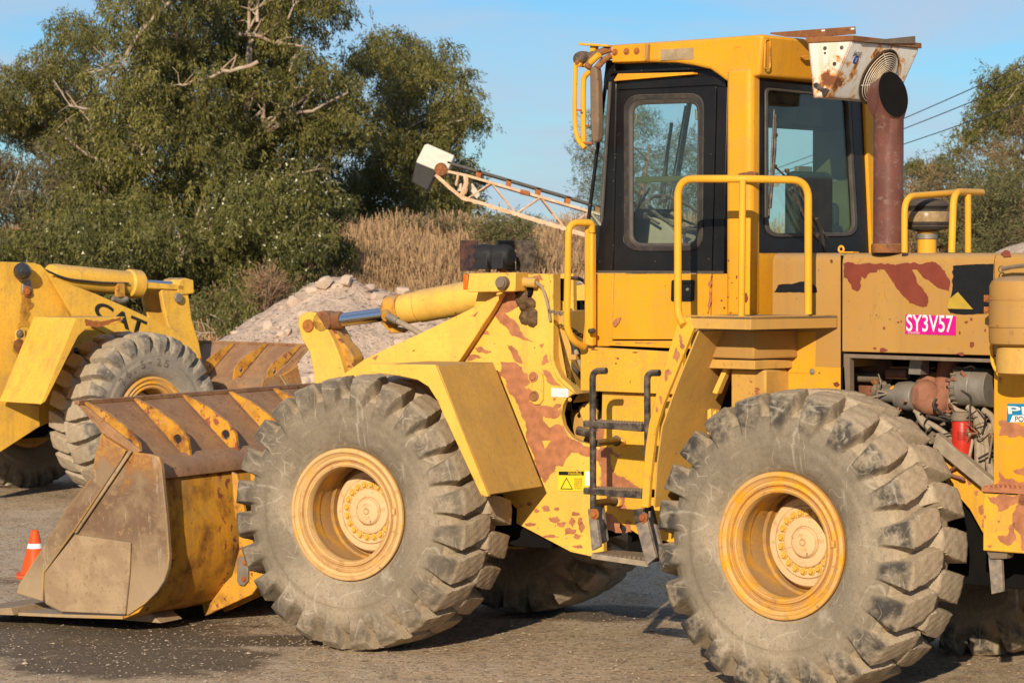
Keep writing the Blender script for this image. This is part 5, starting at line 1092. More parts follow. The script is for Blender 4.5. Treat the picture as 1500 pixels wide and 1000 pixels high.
# letters moulded in the tyre
def tyre_text(body, a0, r0, size, step, root, M, mat):
    for k, ch in enumerate(body):
        if ch == ' ': continue
        a = a0+step*k; rd = Vector((math.cos(a), 0, math.sin(a))); td = Vector((-math.sin(a), 0, math.cos(a)))
        h_ = {'.': .18, '-': .16}.get(ch, 1.); lettering('moulded_letter', ch, size*h_, mat, root, M, Vector((0, .353, 0))+rd*(r0+(size*.4 if ch == '-' else 0)), td, rd, width=size*({'.': .2, '-': .45}.get(ch, .72)))
ML = L.M @ Matrix.Translation((0, -1.07, .835)) @ Matrix.Rotation(PI, 4, 'Z')
wl2 = [o for o in bpy.data.objects if o.parent == L2 and o.name.startswith('wheel')][0]
tyre_text('26.5-25', rad(40), .535, .075, rad(10.5), wl2, ML, simple('moulded_rubber', (.17, .14, .11), .9, var=.3))
# ---------------------------------------------------------------- ground
def smooth01(t): t = max(0., min(1., t)); return t*t*(3-2*t)
def hgt(x, y):
    b = smooth01((y-56)/20)*2.35+.25*noise.noise(Vector((x*.13, y*.13, 2)))*smooth01((y-50)/15)
    r_ = smooth01((x-6-(.02*y))/8)*smooth01((y-58)/18)*1.3
    far = 1-.85*smooth01((y-110)/120)
    near = .012*noise.noise(Vector((x*.9, y*.9, 5)))+.02*noise.noise(Vector((x*.25, y*.25, 9)))
    return (b+r_)*far+(near if y < 50 else 0)-.015
def span(a, b, n): return [a+(b-a)*i/n for i in range(n)]
ys = span(-400, -20, 12)+span(-20, 11, 20)+span(11, 26, 130)+span(26, 46, 90)+span(46, 110, 64)+span(110, 400, 20)+span(400, 3500, 14)+[3500]
xs = span(-2500, -200, 10)+span(-200, -20, 22)+span(-20, -6, 42)+span(-6, 6, 110)+span(6, 24, 50)+span(24, 200, 22)+span(200, 2500, 10)+[2500]
vs = [(x, y, hgt(x, y)) for y in ys for x in xs]; nx_ = len(xs)
fs = [(j*nx_+i, j*nx_+i+1, (j+1)*nx_+i+1, (j+1)*nx_+i) for j in range(len(ys)-1) for i in range(nx_-1)]
def groundmat():
    s = NM('compacted_gravel'); a = s.noise(.55, 6, .55); b = s.noise(3.2, 6, .6); c_ = s.noise(28, 5, .65); d = s.noise(120, 3, .6); st = s.noise(1.3, 6, .65, stretch=(1.3, .6, 1))
    c = s.mix(s.step(st, .38, .62), (.52, .365, .21), (.66, .48, .295)); c = s.mix(s.math('MULTIPLY', s.step(b, .45, .65), .5), c, (.62, .51, .37))
    c = s.mix(s.math('MULTIPLY', s.step(c_, .5, .7), .45), c, (.27, .21, .15)); vd = s.n('ShaderNodeTexVoronoi'); vd.inputs['Scale'].default_value = 42; s.t.links.new(s.tc.outputs['Object'], vd.inputs['Vector'])
    sc_ = s.n('ShaderNodeSeparateColor'); s.t.links.new(vd.outputs['Color'], sc_.inputs[0])
    c = s.mix(s.math('MULTIPLY', s.step(sc_.outputs[0], .62, .9), .7), c, (.64, .52, .38)); c = s.mix(s.math('MULTIPLY', s.ramp(sc_.outputs[1], [(.0, 1.), (.30, 0.)]), .75), c, (.15, .115, .08))
    tk = s.noise(2.2, 7, .68, stretch=(1.2, .5, 1), loc=(4, 2, 0), dist=.6); c = s.mix(s.math('MULTIPLY', s.step(tk, .52, .60), .45), c, (.66, .53, .38)); c = s.mix(s.math('MULTIPLY', s.step(s.noise(3.4, 7, .7, stretch=(1.3, .45, 1), loc=(1, 7, 0), dist=.6), .56, .62), .5), c, (.27, .20, .135))
    # darker, slightly smoother patches with uneven edges
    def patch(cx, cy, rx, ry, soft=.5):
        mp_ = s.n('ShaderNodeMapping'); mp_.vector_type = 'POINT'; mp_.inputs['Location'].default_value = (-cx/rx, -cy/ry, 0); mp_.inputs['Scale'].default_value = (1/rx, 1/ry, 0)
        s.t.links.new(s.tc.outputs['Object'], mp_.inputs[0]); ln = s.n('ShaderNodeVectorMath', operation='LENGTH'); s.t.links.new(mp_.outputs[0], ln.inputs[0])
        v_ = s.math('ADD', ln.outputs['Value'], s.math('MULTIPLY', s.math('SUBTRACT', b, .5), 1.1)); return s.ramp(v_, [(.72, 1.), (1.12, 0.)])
    dark_patch = s.math('MAXIMUM', s.math('MAXIMUM', patch(-2.9, 18.7, 1.3, 1.5), patch(-2.3, 17.4, 1.0, .8)), patch(-1.6, 18.3, .9, .35)); dark_patch = s.math('MAXIMUM', dark_patch, patch(.75, 19.7, 1.1, .5))
    dark_patch = s.math('MAXIMUM', dark_patch, patch(-5.0, 21.4, 1.3, 1.1))
    c = s.mix(s.math('MULTIPLY', dark_patch, .85), c, (.10, .073, .048))
    yy = s.n('ShaderNodeSeparateXYZ'); s.t.links.new(s.tc.outputs['Object'], yy.inputs[0])
    c = s.mix(s.ramp(s.math('MULTIPLY', yy.outputs[1], .01), [(.52, 0.), (.60, 1.)]), c, (.20, .15, .085))
    s.set(Base_Color=c, Roughness=s.ramp(dark_patch, [(0., .92), (1., .75)]), Specular_IOR_Level=.25)
    h = s.math('ADD', s.math('MULTIPLY', d, .25), s.math('ADD', s.math('MULTIPLY', c_, .6), s.math('MULTIPLY', sc_.outputs[0], .9)))
    n_ = s.bump(h, 1., .05); s.bump(b, .6, .10, n_); return s.m
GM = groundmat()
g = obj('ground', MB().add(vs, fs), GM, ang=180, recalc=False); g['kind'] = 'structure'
# loose stones
def stone_verts(rs, n):
    """n squashed octahedra as arrays"""
    base = np.array([(1, 0, 0), (0, 1, 0), (-1, 0, 0), (0, -1, 0), (0, 0, .8), (0, 0, -.6)], float)
    return base[None]*rs.uniform(.6, 1.25, (n, 6, 1))
SF = np.array([(0, 1, 4), (1, 2, 4), (2, 3, 4), (3, 0, 4), (1, 0, 5), (2, 1, 5), (3, 2, 5), (0, 3, 5)])
def npmesh(name, co_, F, mat, attr=None):
    me = bpy.data.meshes.new(name); me.vertices.add(len(co_)); me.vertices.foreach_set('co', co_.astype(np.float32).ravel())
    k = F.shape[1]; me.loops.add(F.size); me.loops.foreach_set('vertex_index', F.astype(np.int32).ravel()); me.polygons.add(len(F))
    me.polygons.foreach_set('loop_start', (np.arange(len(F))*k).astype(np.int32)); me.polygons.foreach_set('loop_total', np.full(len(F), k, np.int32))
    if attr is not None:
        at = me.color_attributes.new('tint', 'FLOAT_COLOR', 'POINT'); at.data.foreach_set('color', attr.astype(np.float32).ravel())
    me.update(calc_edges=True); me.materials.append(mat); return me
def tintmat(name, lo, hi, rough=.8, spec=.3, trans=0.):
    s = NM(name); a = s.n('ShaderNodeAttribute', attribute_name='tint'); x = s.n('ShaderNodeSeparateColor'); s.t.links.new(a.outputs['Color'], x.inputs[0])
    c = s.mix(x.outputs[0], lo, hi); c = s.mix(s.math('MULTIPLY', x.outputs[1], .6), c, tuple(q*.5 for q in hi)); s.set(Base_Color=c, Roughness=rough, Specular_IOR_Level=spec)
    if trans:
        t = s.n('ShaderNodeBsdfTranslucent'); s.t.links.new(c, t.inputs[0]); m_ = s.n('ShaderNodeMixShader'); m_.inputs[0].default_value = trans
        s.t.links.new(s.b.outputs[0], m_.inputs[1]); s.t.links.new(t.outputs[0], m_.inputs[2]); s.t.links.new(m_.outputs[0], s.out.inputs[0])
    return s.m
STM = tintmat('gravel_stones', (.20, .15, .10), (.58, .45, .31), .9)
def stones(name, pts, sizes, seed, mat=STM, flat=.7):
    rs = np.random.RandomState(seed); n = len(pts); V_ = stone_verts(rs, n)*sizes[:, None, None]; V_[:, :, 2] *= flat
    an = rs.uniform(0, 2*PI, n); c, s_ = np.cos(an)[:, None], np.sin(an)[:, None]; x, y = V_[:, :, 0].copy(), V_[:, :, 1].copy()
    V_[:, :, 0] = x*c-y*s_; V_[:, :, 1] = x*s_+y*c; V_ += pts[:, None, :]
    F = (SF[:4][None]+np.arange(n)[:, None, None]*6).reshape(-1, 3); t = rs.uniform(0, 1, (n, 1)); t = np.repeat(t, 6, 1); at = np.stack([t, np.zeros_like(t), t, np.ones_like(t)], -1)
    return npmesh(name, V_.reshape(-1, 3), F, mat, at)
rs = np.random.RandomState(5); n = 62000
yy_ = 14.5+rs.rand(n)**1.3*16; xx_ = (rs.rand(n)*2-1)*yy_*.2; sz = .0045+.009*rs.rand(n)**3
sz[:260] = rs.uniform(.014, .034, 260)
patch_dist = np.minimum(np.hypot((xx_+2.9)/1.3, (yy_-18.7)/1.5), np.minimum(np.hypot((xx_-.75)/1.1, (yy_-19.7)/.55), np.hypot((xx_+2.3)/1.0, (yy_-17.4)/.8)))  # distance to the dark ground patches, to thin the stones there
kp = (patch_dist > .95) | (rs.rand(n) < .5); xx_, yy_, sz = xx_[kp], yy_[kp], sz[kp]
pp = np.stack([xx_, yy_, np.array([hgt(a, b) for a, b in zip(xx_, yy_)])+sz*.25], -1)
o = obj('gravel', None, None, mesh=stones('gravel', pp, sz, 1)); o['kind'] = 'stuff'
# ---------------------------------------------------------------- rubble heap
HD = 45.
hp_px = [(255, 540), (300, 512), (345, 483), (372, 464), (400, 448), (432, 430), (462, 412), (492, 405), (520, 408), (548, 424), (580, 428), (620, 424), (660, 430), (720, 436), (780, 432), (840, 418), (900, 430), (960, 470)]
hx = [(p[0]-750)/FPX*HD for p in hp_px]; hz = [CAMH-(p[1]-HOR)/FPX*HD for p in hp_px]
def heap(x, y):
    r_ = np.interp(x, hx, hz, left=0, right=0); w = 4.2; t = (y-HD)/w
    prof = max(0., 1-abs(t)**1.15) if y < HD else max(0., 1-abs(t)*.8)
    return max(-.3, (r_+.3)*prof-.3)+.10*noise.fractal(Vector((x*1.3, y*1.3, 0)), .8, 2., 4)*min(1, r_)
gx = np.linspace(-6.5, 3.5, 150); gy = np.linspace(39.5, 52, 120)
vs = [(x, y, heap(x, y)) for y in gy for x in gx]; fs = [(j*150+i, j*150+i+1, (j+1)*150+i+1, (j+1)*150+i) for j in range(119) for i in range(149)]
HPM = NM('crushed_rock'); f_ = HPM.noise(4, 7, .65); f2 = HPM.noise(24, 6, .65)
cc_ = HPM.mix(HPM.step(f_, .38, .62), (.66, .50, .385), (.54, .405, .30)); cc_ = HPM.mix(HPM.math('MULTIPLY', HPM.step(f2, .45, .7), .5), cc_, (.22, .18, .15)); HPM.set(Base_Color=cc_, Roughness=.95, Specular_IOR_Level=.2)
hb = HPM.bump(f2, .8, .04); HPM.bump(f_, .6, .15, hb); HPM = HPM.m
pile = thing('rubble_pile', 'pale pinkish heap of crushed rock and boulders behind the loader bucket', 'rubble pile', Frame(-2.7, HD, 0))
h_ = obj('heap', MB().add(vs, fs), HPM, pile, G0, ang=180, recalc=False)
RKM = simple('boulder_stone', (.56, .43, .33), .92, var=.2, nscale=5, bump=.7)
def rockmesh(seed):
    import bmesh
    bm = bmesh.new(); bmesh.ops.create_icosphere(bm, subdivisions=2, radius=1)
    r0 = random.Random(seed); cuts = [(Vector((r0.gauss(0, 1), r0.gauss(0, 1), r0.gauss(0, .7))).normalized(), r0.uniform(.45, .8)) for _ in range(9)]
    for v in bm.verts:
        for nn, d in cuts:
            e = v.co.dot(nn)-d
            if e > 0: v.co -= nn*e
        v.co *= 1+.08*noise.noise(v.co*2.5+Vector((seed, 0, 0)))
    me = bpy.data.meshes.new('rock'); bm.to_mesh(me); bm.free(); smooth_by_angle(me, 28); me.materials.append(RKM); return me
RK = [rockmesh(k) for k in range(10)]
rr = random.Random(11)
def put_rock(x, y, z, s, flat=.7, parent=pile, rz=None):
    o = bpy.data.objects.new('rock', rr.choice(RK)); COL.objects.link(o); M = Matrix.Translation((x, y, z)) @ Matrix.Rotation(rr.uniform(0, 6.28) if rz is None else rz, 4, 'Z') @ Matrix.Rotation(rr.uniform(-.4, .4), 4, 'X') @ Matrix.Diagonal((s, s*rr.uniform(.65, 1), s*flat*rr.uniform(.8, 1.1), 1))
    WM[o.name] = M; o.parent = parent; o.matrix_local = WM[parent.name].inverted() @ M
for px, py, r_ in ((478, 412, .20), (510, 409, .17), (498, 421, .16), (432, 440, .17), (545, 420, .14), (556, 432, .15), (590, 424, .13), (640, 430, .16), (690, 440, .14), (525, 430, .12), (565, 450, .12), (462, 425, .15), (850, 415, .14), (840, 425, .1), (860, 420, .12), (825, 424, .1)):
    x = (px-750)/FPX*HD; zz = CAMH-(py-HOR)/FPX*(HD-.3)
    put_rock(x, HD-.35, zz-.02, r_, .62)
for k in range(230):
    x = rr.uniform(-5.2, 2.2); y = HD-rr.random()**.8*3.6; z = heap(x, y); s_ = .035+.13*rr.random()**3
    if np.interp(x, hx, hz) < .3: continue
    put_rock(x, y, z+s_*.1, s_)
n = 9000; xx_ = rs.uniform(-6.2, 3.2, n); yy_ = HD-rs.rand(n)*5.2; sz = .012+.04*rs.rand(n)**3
zz_ = np.array([max(heap(a, b), hgt(a, b)) for a, b in zip(xx_, yy_)])
RSM = tintmat('rubble_stones', (.38, .29, .22), (.64, .51, .40), .95)
o = obj('small_rubble', None, None, pile, G0, mesh=stones('small_rubble', np.stack([xx_, yy_, zz_+sz*.2], -1), sz, 7, RSM)); o['kind'] = 'stuff'
# pale heap behind the hood
gx = np.linspace(7.0, 12.5, 60); gy = np.linspace(44, 52, 50)
vs = [(x, y, max(-.2, 2.95-.42*math.hypot((x-9.6)*.8, (y-48))**1.15)+.05*noise.fractal(Vector((x, y, 0)), .8, 2., 4)) for y in gy for x in gx]; fs = [(j*60+i, j*60+i+1, (j+1)*60+i+1, (j+1)*60+i) for j in range(49) for i in range(59)]
o = obj('gravel_heap', MB().add(vs, fs), HPM, ang=180, recalc=False); tag(o, 'pale sand coloured gravel heap just showing above the hood at the right edge', 'gravel heap')
# ---------------------------------------------------------------- vegetation
BARK = simple('gum_bark', (.34, .22, .155), .9, var=.35, col2=(.20, .115, .075), nscale=4, bump=.5)
BARKP = simple('pale_limb_bark', (.43, .36, .28), .85, var=.3, col2=(.30, .19, .12), nscale=4, bump=.4)
LEAFS = {'gum': tintmat('gum_leaves', (.040, .046, .010), (.235, .205, .044), .5, .4, .2), 'dark': tintmat('dark_gum_leaves', (.034, .042, .010), (.185, .170, .037), .55, .35, .18),
         'grey': tintmat('dry_grey_leaves', (.075, .066, .035), (.19, .16, .08), .8, .2, .15), 'light': tintmat('fine_olive_leaves', (.075, .078, .030), (.20, .185, .075), .7, .2, .2)}
LEAFS['scrub'] = tintmat('dry_brown_leaves', (.10, .07, .035), (.29, .20, .095), .8, .2, .15)
FLW = simple('cream_blossom', (.62, .60, .42), .8, var=.1)
def inpoly(x, y, P):
    c = False; n = len(P); j = n-1
    for i in range(n):
        if (P[i][1] > y) != (P[j][1] > y) and x < (P[j][0]-P[i][0])*(y-P[i][1])/(P[j][1]-P[i][1])+P[i][0]: c = not c
        j = i
    return c
def leafmesh(name, C, Rb, mat, seed, per, leaf=(.15, .034), droop=.8, spray=15, flat=.8):
    """C blob centres (n,3), Rb radii. Leaves sit in hanging sprays spread through each blob's outer volume"""
    rs = np.random.RandomState(seed); nb = len(C); ns = (per*(Rb/np.mean(Rb))**2).astype(int)+1; bi = np.repeat(np.arange(nb), ns); n = len(bi)
    d = rs.normal(size=(n, 3)); d[:, 1] -= .25; d[:, 2] += .2; d /= np.linalg.norm(d, axis=1)[:, None]
    # lumpy radius per direction
    lump = .78+.22*np.sin(d[:, 0]*5+bi)*np.cos(d[:, 2]*6+bi*2)
    # leaves gather in tufts around each blob, with gaps between the tufts
    nt_ = 9; td_ = rs.normal(size=(nb*nt_, 3)); td_[:, 1] -= .3; td_[:, 2] += .25; td_ /= np.linalg.norm(td_, axis=1)[:, None]
    tr_ = np.repeat(Rb, nt_)*(.45+.65*rs.rand(nb*nt_)**.4); tc_ = np.repeat(C, nt_, 0)+td_*tr_[:, None]*[1, 1, flat]
    ti = bi*nt_+rs.randint(0, nt_, n); tsz = Rb[bi]*.27*(.6+.8*rs.rand(n)**.7)
    o_ = tc_[ti]+d*tsz[:, None]*[1, 1, .75]
    tq = rs.rand(nb*nt_)[ti]
    tb = rs.rand(nb)[bi]*.32+tq*.5; ts = tb+rs.rand(n)*.22; dark = (rs.rand(n) < .12)*rs.rand(n)
    dirn = d*rs.uniform(.3, .9, (n, 1)); dirn[:, 2] -= droop*rs.uniform(.4, 1.3, n); dirn += rs.normal(size=(n, 3))*.3; dirn /= np.linalg.norm(dirn, axis=1)[:, None]
    si = np.repeat(np.arange(n), spray); m = len(si); t = rs.rand(m)*leaf[0]*2.6
    p = o_[si]+dirn[si]*t[:, None]+rs.normal(size=(m, 3))*leaf[0]*.38
    ld_ = dirn[si]+rs.normal(size=(m, 3))*.32; ld_ /= np.linalg.norm(ld_, axis=1)[:, None]
    sd_ = np.cross(ld_, d[si]+rs.normal(size=(m, 3))*.8); sd_ /= np.linalg.norm(sd_, axis=1)[:, None]+1e-9
    L1 = leaf[0]*rs.uniform(.6, 1.3, (m, 1)); W1 = leaf[1]*rs.uniform(.6, 1.3, (m, 1))
    V_ = np.stack([p, p+ld_*L1*.4+sd_*W1*.5, p+ld_*L1, p+ld_*L1*.4-sd_*W1*.5], 1)
    tt = np.clip(ts[si]+rs.normal(size=m)*.12, 0, 1); at = np.stack([tt, dark[si], tt, np.ones(m)], -1); at = np.repeat(at[:, None], 4, 1)
    return npmesh(name, V_.reshape(-1, 3), np.arange(m*4).reshape(-1, 4), mat, at), o_
def limb(pts, r0, r1, n=7, seed=0):
    P_ = [Vector(p) for p in pts]; Q_ = []
    for i in range(len(P_)-1):
        for k in range(3): Q_.append(P_[i].lerp(P_[i+1], k/3)+Vector([.10*noise.noise(Vector((i*3+k+seed, j*7, seed*1.3))) for j in range(3)])*(1 if i or k else 0))
    Q_.append(P_[-1]); m = len(Q_); return Q_, [r0+(r1-r0)*i/(m-1) for i in range(m)]
def tree(name, label, cat, D, poly, nb, rr_, mat, seed, per=26, leaf=(.125, .036), base=None, limbs=(), trunk=.22, blossoms=0, droop=1.5, dz=2.4, group=None, gapn=0, spray=15, auto=10, flat=.8):
    rd = random.Random(seed); sc = D/FPX; X = lambda px: (px-750)*sc; Z = lambda py: CAMH-(py-HOR)*sc
    x0, x1, y0, y1 = min(p[0] for p in poly), max(p[0] for p in poly), min(p[1] for p in poly), max(p[1] for p in poly)
    gaps = [(rd.uniform(x0, x1), rd.uniform(y0, y1), rd.uniform(10, 24)) for _ in range(gapn)]
    C = []; tries = 0
    while len(C) < nb and tries < 20000:
        tries += 1; px, py = rd.uniform(x0, x1), rd.uniform(y0, y1)
        r_ = rd.uniform(*rr_)*(1 if tries < 9000 else .6); q_ = r_/sc*.62
        if not all(inpoly(px+a*q_, py+b*q_*.8, poly) for a, b in ((0, 0), (1, 0), (-1, 0), (0, 1), (0, -1))) or any(math.hypot(px-a, py-b) < g_ for a, b, g_ in gaps): continue
        y = D+max(-2*dz, min(2*dz, rd.gauss(0, dz))); c = Vector((X(px), y, Z(py)))
        if any((c-q[0]).length < (r_+q[1])*.60 for q in C): continue
        C.append((c, r_))
    bx = X(base[0]) if base else X((x0+x1)/2); bz = hgt(bx, D)
    root = thing(name, label, cat, Frame(bx, D, 0, bz), group)
    tops = sorted(C, key=lambda q: -q[0].z); m = MB()
    cx = sum(q[0].x for q in C)/len(C); topz = tops[0][0].z
    trunkp = [(bx, D, bz-.3), (bx+(cx-bx)*.3, D+.2, bz+(topz-bz)*.35), (bx+(cx-bx)*.8, D, bz+(topz-bz)*.65), (cx, D, topz-.9)]
    q_, r2 = limb(trunkp, trunk, trunk*.1, seed=seed); m.tube(q_, r2, 9)
    obj('trunk', m, BARK, root, G0, ang=60)
    for c, r_ in rd.sample(C, min(auto, len(C))):
        k = min(range(len(q_)), key=lambda i: (q_[i]-c).length+(.6 if q_[i].z > c.z else 0)); k = max(0, k-2)
        l_, r3 = limb([q_[k], q_[k].lerp(c, .5)+Vector((0, -.2, -.15)), c], max(.03, r2[k]*.5), .018, seed=seed+k); mm = MB().tube(l_, r3, 6)
        for s_ in range(3):
            e_ = c+Vector((rd.uniform(-.5, .5), rd.uniform(-.6, 0), rd.uniform(-.3, .5))); mm.tube([l_[-3], e_], [.02, .008], 5)
        obj('limb', mm, BARK, root, G0, ang=60)
    for pts, w in limbs:
        l_, r3 = limb([(X(a), D-dz*1.6-.2+.1*i, Z(b)) for i, (a, b) in enumerate(pts)], w*sc/2*.95, w*sc*.2, seed=len(pts)); mm = MB().tube(l_, r3, 7)
        for s_ in range(2+len(pts)):
            k = rd.randrange(1, len(l_)); e_ = l_[k]+Vector((rd.uniform(-.5, .5), rd.uniform(-.1, .3), rd.uniform(-.1, .6))); mm.tube([l_[k], l_[k].lerp(e_, .5)+Vector((.05, 0, .06)), e_], [r3[k]*.6, r3[k]*.4, .008], 5)
        obj('limb', mm, BARKP, root, G0, ang=60)
    me, oo = leafmesh('crown', np.array([q[0] for q in C]), np.array([q[1] for q in C]), mat, seed, per, leaf, droop, spray, flat)
    o = obj('crown', None, None, root, G0, mesh=me); o['kind'] = 'stuff'
    if blossoms:
        r_s = np.random.RandomState(seed); f = oo[r_s.randint(0, len(oo), blossoms)]; f = f[f[:, 1] < D]; f = f+np.array([0, -.12, 0])
        k = r_s.normal(size=(len(f), 4, 3))*.021; o = obj('blossom', None, None, root, G0, mesh=npmesh('blossom', (f[:, None]+k).reshape(-1, 3), np.arange(len(f)*4).reshape(-1, 4), FLW)); o['kind'] = 'stuff'
    return root
s4 = lambda L0, ox=0, oy=0: [(ox+.4*x, oy+.4*y) for x, y in L0]
g_ = 'gum trees behind the yard'
tree('gum_tree', 'gum tree with a thin sprig rising above it at the left edge of the picture', 'tree', 88, [(-70, 95), (0, 88), (30, 92), (55, 88), (68, 50), (80, 22), (100, 14), (122, 22), (150, 55), (158, 90), (160, 140), (165, 200), (150, 240), (100, 250), (60, 220), (30, 215), (0, 190), (-70, 210)], 84, (.40, .80), LEAFS['gum'], 101, 52, group=g_, gapn=22, base=(120, 400), limbs=[(s4([(230, 380), (300, 330), (330, 380), (400, 470)]), 5)])
tree('gum_tree', 'tallest bushy gum tree, bare pale limbs crossing its crown', 'tree', 72, [(158, 90), (175, 60), (178, 0), (150, -10), (150, -40), (330, -60), (345, 60), (385, 200), (400, 330), (400, 440), (320, 490), (220, 450), (120, 400), (100, 300), (95, 230), (140, 190), (152, 130)], 190, (.50, .95), LEAFS['gum'], 102, 60, group=g_, gapn=8, base=(300, 450), trunk=.28, blossoms=200,
     limbs=[(s4([(700, 60), (650, 100), (600, 150), (540, 240), (470, 290), (375, 305)]), 5.5), (s4([(600, 150), (550, 240), (500, 330)]), 4), (s4([(1000, 268), (900, 295), (830, 310), (770, 335), (720, 340)]), 6.5), (s4([(525, 630), (430, 600), (360, 550), (295, 500)]), 6), (s4([(840, 850), (800, 750), (760, 880), (740, 960)]), 5), (s4([(640, 650), (580, 560), (530, 420)]), 4), (s4([(420, 430), (350, 420), (290, 330)]), 3)])
tree('gum_tree', 'tall gum tree with several upright trunks and orange brown forked limbs', 'tree', 76, [(300, -60), (540, -60), (510, 14), (470, 40), (440, 60), (455, 90), (500, 80), (535, 62), (548, 80), (548, 130), (540, 200), (500, 240), (450, 262), (420, 330), (360, 330), (330, 200)], 150, (.42, .85), LEAFS['gum'], 103, 50, group=g_, gapn=24, base=(390, 430), trunk=.2,
     limbs=[(s4([(80, 495), (85, 350), (95, 200), (90, 0)], 350), 9), (s4([(140, 505), (140, 420), (135, 350)], 350), 8), (s4([(140, 510), (200, 440), (290, 380), (350, 340)], 350), 6), (s4([(150, 512), (260, 440), (330, 425), (430, 370)], 350), 7), (s4([(80, 480), (130, 440), (170, 360)], 350), 5), (s4([(50, 170), (130, 180), (200, 200), (300, 215)], 350), 7), (s4([(0, 305), (60, 290), (115, 270)], 350), 5), (s4([(50, 660), (150, 650), (230, 660), (350, 630)], 350), 6.5), (s4([(50, 715), (130, 710), (200, 700), (262, 705)], 350), 5), (s4([(955, 495), (958, 300), (965, 150), (975, -40)]), 9), (s4([(120, 130), (120, 60), (110, -20)], 350), 6), (s4([(100, 90), (170, 50), (210, 30)], 350), 4), (s4([(230, 300), (250, 240), (270, 270)], 350), 3), (s4([(225, 120), (250, 60), (330, 20), (400, -20)], 350), 3.5)])
tree('gum_tree', 'broad dark gum tree whose rounded crown ends against the sky beside the conveyor', 'tree', 86, [(500, 110), (530, 62), (580, 45), (640, 55), (672, 88), (680, 130), (708, 150), (712, 195), (690, 215), (700, 240), (712, 300), (700, 335), (600, 350), (540, 335), (500, 350), (450, 330), (455, 240), (520, 220), (545, 150)], 130, (.50, .95), LEAFS['gum'], 104, 56, group=g_, gapn=16, base=(610, 380), trunk=.26, limbs=[(s4([(630, 500), (660, 480), (690, 460)], 350), 4), (s4([(490, 460), (500, 420), (490, 500)], 350), 3), (s4([(740, 500), (790, 470), (840, 460)], 350), 3)])
tree('gum_tree', 'low bushy gum tree dotted with cream blossom at the edge of the dry grass', 'tree', 67, [(370, 262), (430, 246), (490, 268), (520, 305), (512, 350), (492, 400), (470, 440), (430, 450), (400, 450), (320, 460), (300, 390), (315, 310)], 62, (.40, .75), LEAFS['dark'], 105, 56, group=g_, base=(430, 450), trunk=.12, blossoms=1500, limbs=[(s4([(740, 960), (735, 880), (700, 800)], 0), 5)])
tree('gum_tree', 'brownish green scrubby gum tree filling the space above the second loader', 'tree', 80, [(-70, 215), (0, 210), (60, 222), (120, 190), (190, 240), (240, 300), (260, 420), (200, 480), (100, 420), (-70, 420)], 105, (.5, .95), LEAFS['grey'], 106, 46, group=g_, base=(60, 440), trunk=.14, limbs=[(s4([(40, 800), (120, 760), (160, 640)]), 3)])
tree('gum_tree', 'hanging green foliage of a small gum tree directly above the second loader arm', 'tree', 64, [(120, 300), (200, 290), (290, 310), (310, 400), (305, 500), (280, 520), (200, 500), (60, 420), (-60, 420), (-60, 340), (60, 330)], 82, (.45, .85), LEAFS['dark'], 107, 52, group=g_, base=(240, 500), trunk=.12, blossoms=900, limbs=[(s4([(780, 280), (850, 275), (900, 300)], 0, 350)[:0] or [(310, 455), (340, 460), (355, 490)], 3)])
tree('scrub_bush', 'dense scrub under the gum trees beside the rubble pile', 'bush', 60, [(285, 470), (300, 410), (350, 400), (420, 420), (440, 440), (400, 460), (350, 500), (310, 530)], 26, (.35, .6), LEAFS['dark'], 108, 24, base=(350, 520), trunk=.06, limbs=[([(300, 500), (325, 480), (350, 478)], 3), ([(330, 520), (345, 490), (370, 470)], 2.5)])
tree('she_oak', 'feathery pale olive tree standing alone behind the loader cab', 'tree', 92, [(812, 345), (822, 260), (832, 215), (850, 190), (880, 160), (930, 150), (990, 170), (1040, 220), (1070, 300), (1060, 350), (900, 370)], 80, (.40, .8), LEAFS['light'], 109, 34, leaf=(.13, .022), base=(930, 380), droop=.2, gapn=8)
tree('gum_tree', 'open gum tree leaning in from the right edge above the scrub', 'tree', 84, [(1400, 175), (1432, 150), (1440, 112), (1470, 92), (1500, 86), (1570, 80), (1570, 250), (1500, 180), (1470, 200), (1440, 235), (1400, 250), (1384, 260), (1384, 215)], 38, (.40, .72), LEAFS['gum'], 110, 56, base=(1520, 330), gapn=5, trunk=.14, limbs=[([(1455, 200), (1440, 160), (1470, 120)], 2.5)])
tree('gum_tree', 'small distant gum tree just right of the exhaust stack', 'tree', 98, [(1318, 226), (1345, 236), (1372, 222), (1390, 238), (1372, 262), (1330, 262)], 12, (.4, .75), LEAFS['dark'], 111, 24, base=(1350, 340), trunk=.1)
sb = [('dry brown scrub bush on the slope just right of the exhaust stack', [(1300, 275), (1350, 262), (1395, 268), (1400, 300), (1400, 385), (1300, 385)], 72), ('tall dry scrub bush on the slope at the right edge, under the open gum tree', [(1440, 215), (1465, 185), (1490, 165), (1570, 150), (1570, 385), (1450, 385), (1430, 300)], 74),
      ('brown green scrub bush on the slope above the hood railing', [(1385, 285), (1410, 255), (1440, 240), (1470, 260), (1475, 385), (1380, 385)], 68)]
for k, (lb_, pl_, D_) in enumerate(sb): tree('scrub_bush', lb_, 'bush', D_, pl_, 44+k*6, (.38, .72), LEAFS['scrub'] if k != 2 else LEAFS['light'], 120+k, 26, leaf=(.12, .028), base=(pl_[0][0]+40, 380), trunk=.05, droop=.1, group='scrub bushes on the right slope', auto=14)
tree('round_bush', 'round olive green bush in the dry grass behind the work lamps', 'bush', 66, [(700, 345), (720, 325), (760, 322), (785, 335), (792, 360), (760, 372), (705, 368)], 13, (.3, .5), LEAFS['light'], 131, 34, leaf=(.10, .024), base=(745, 380), trunk=.04, droop=.1, dz=.5)
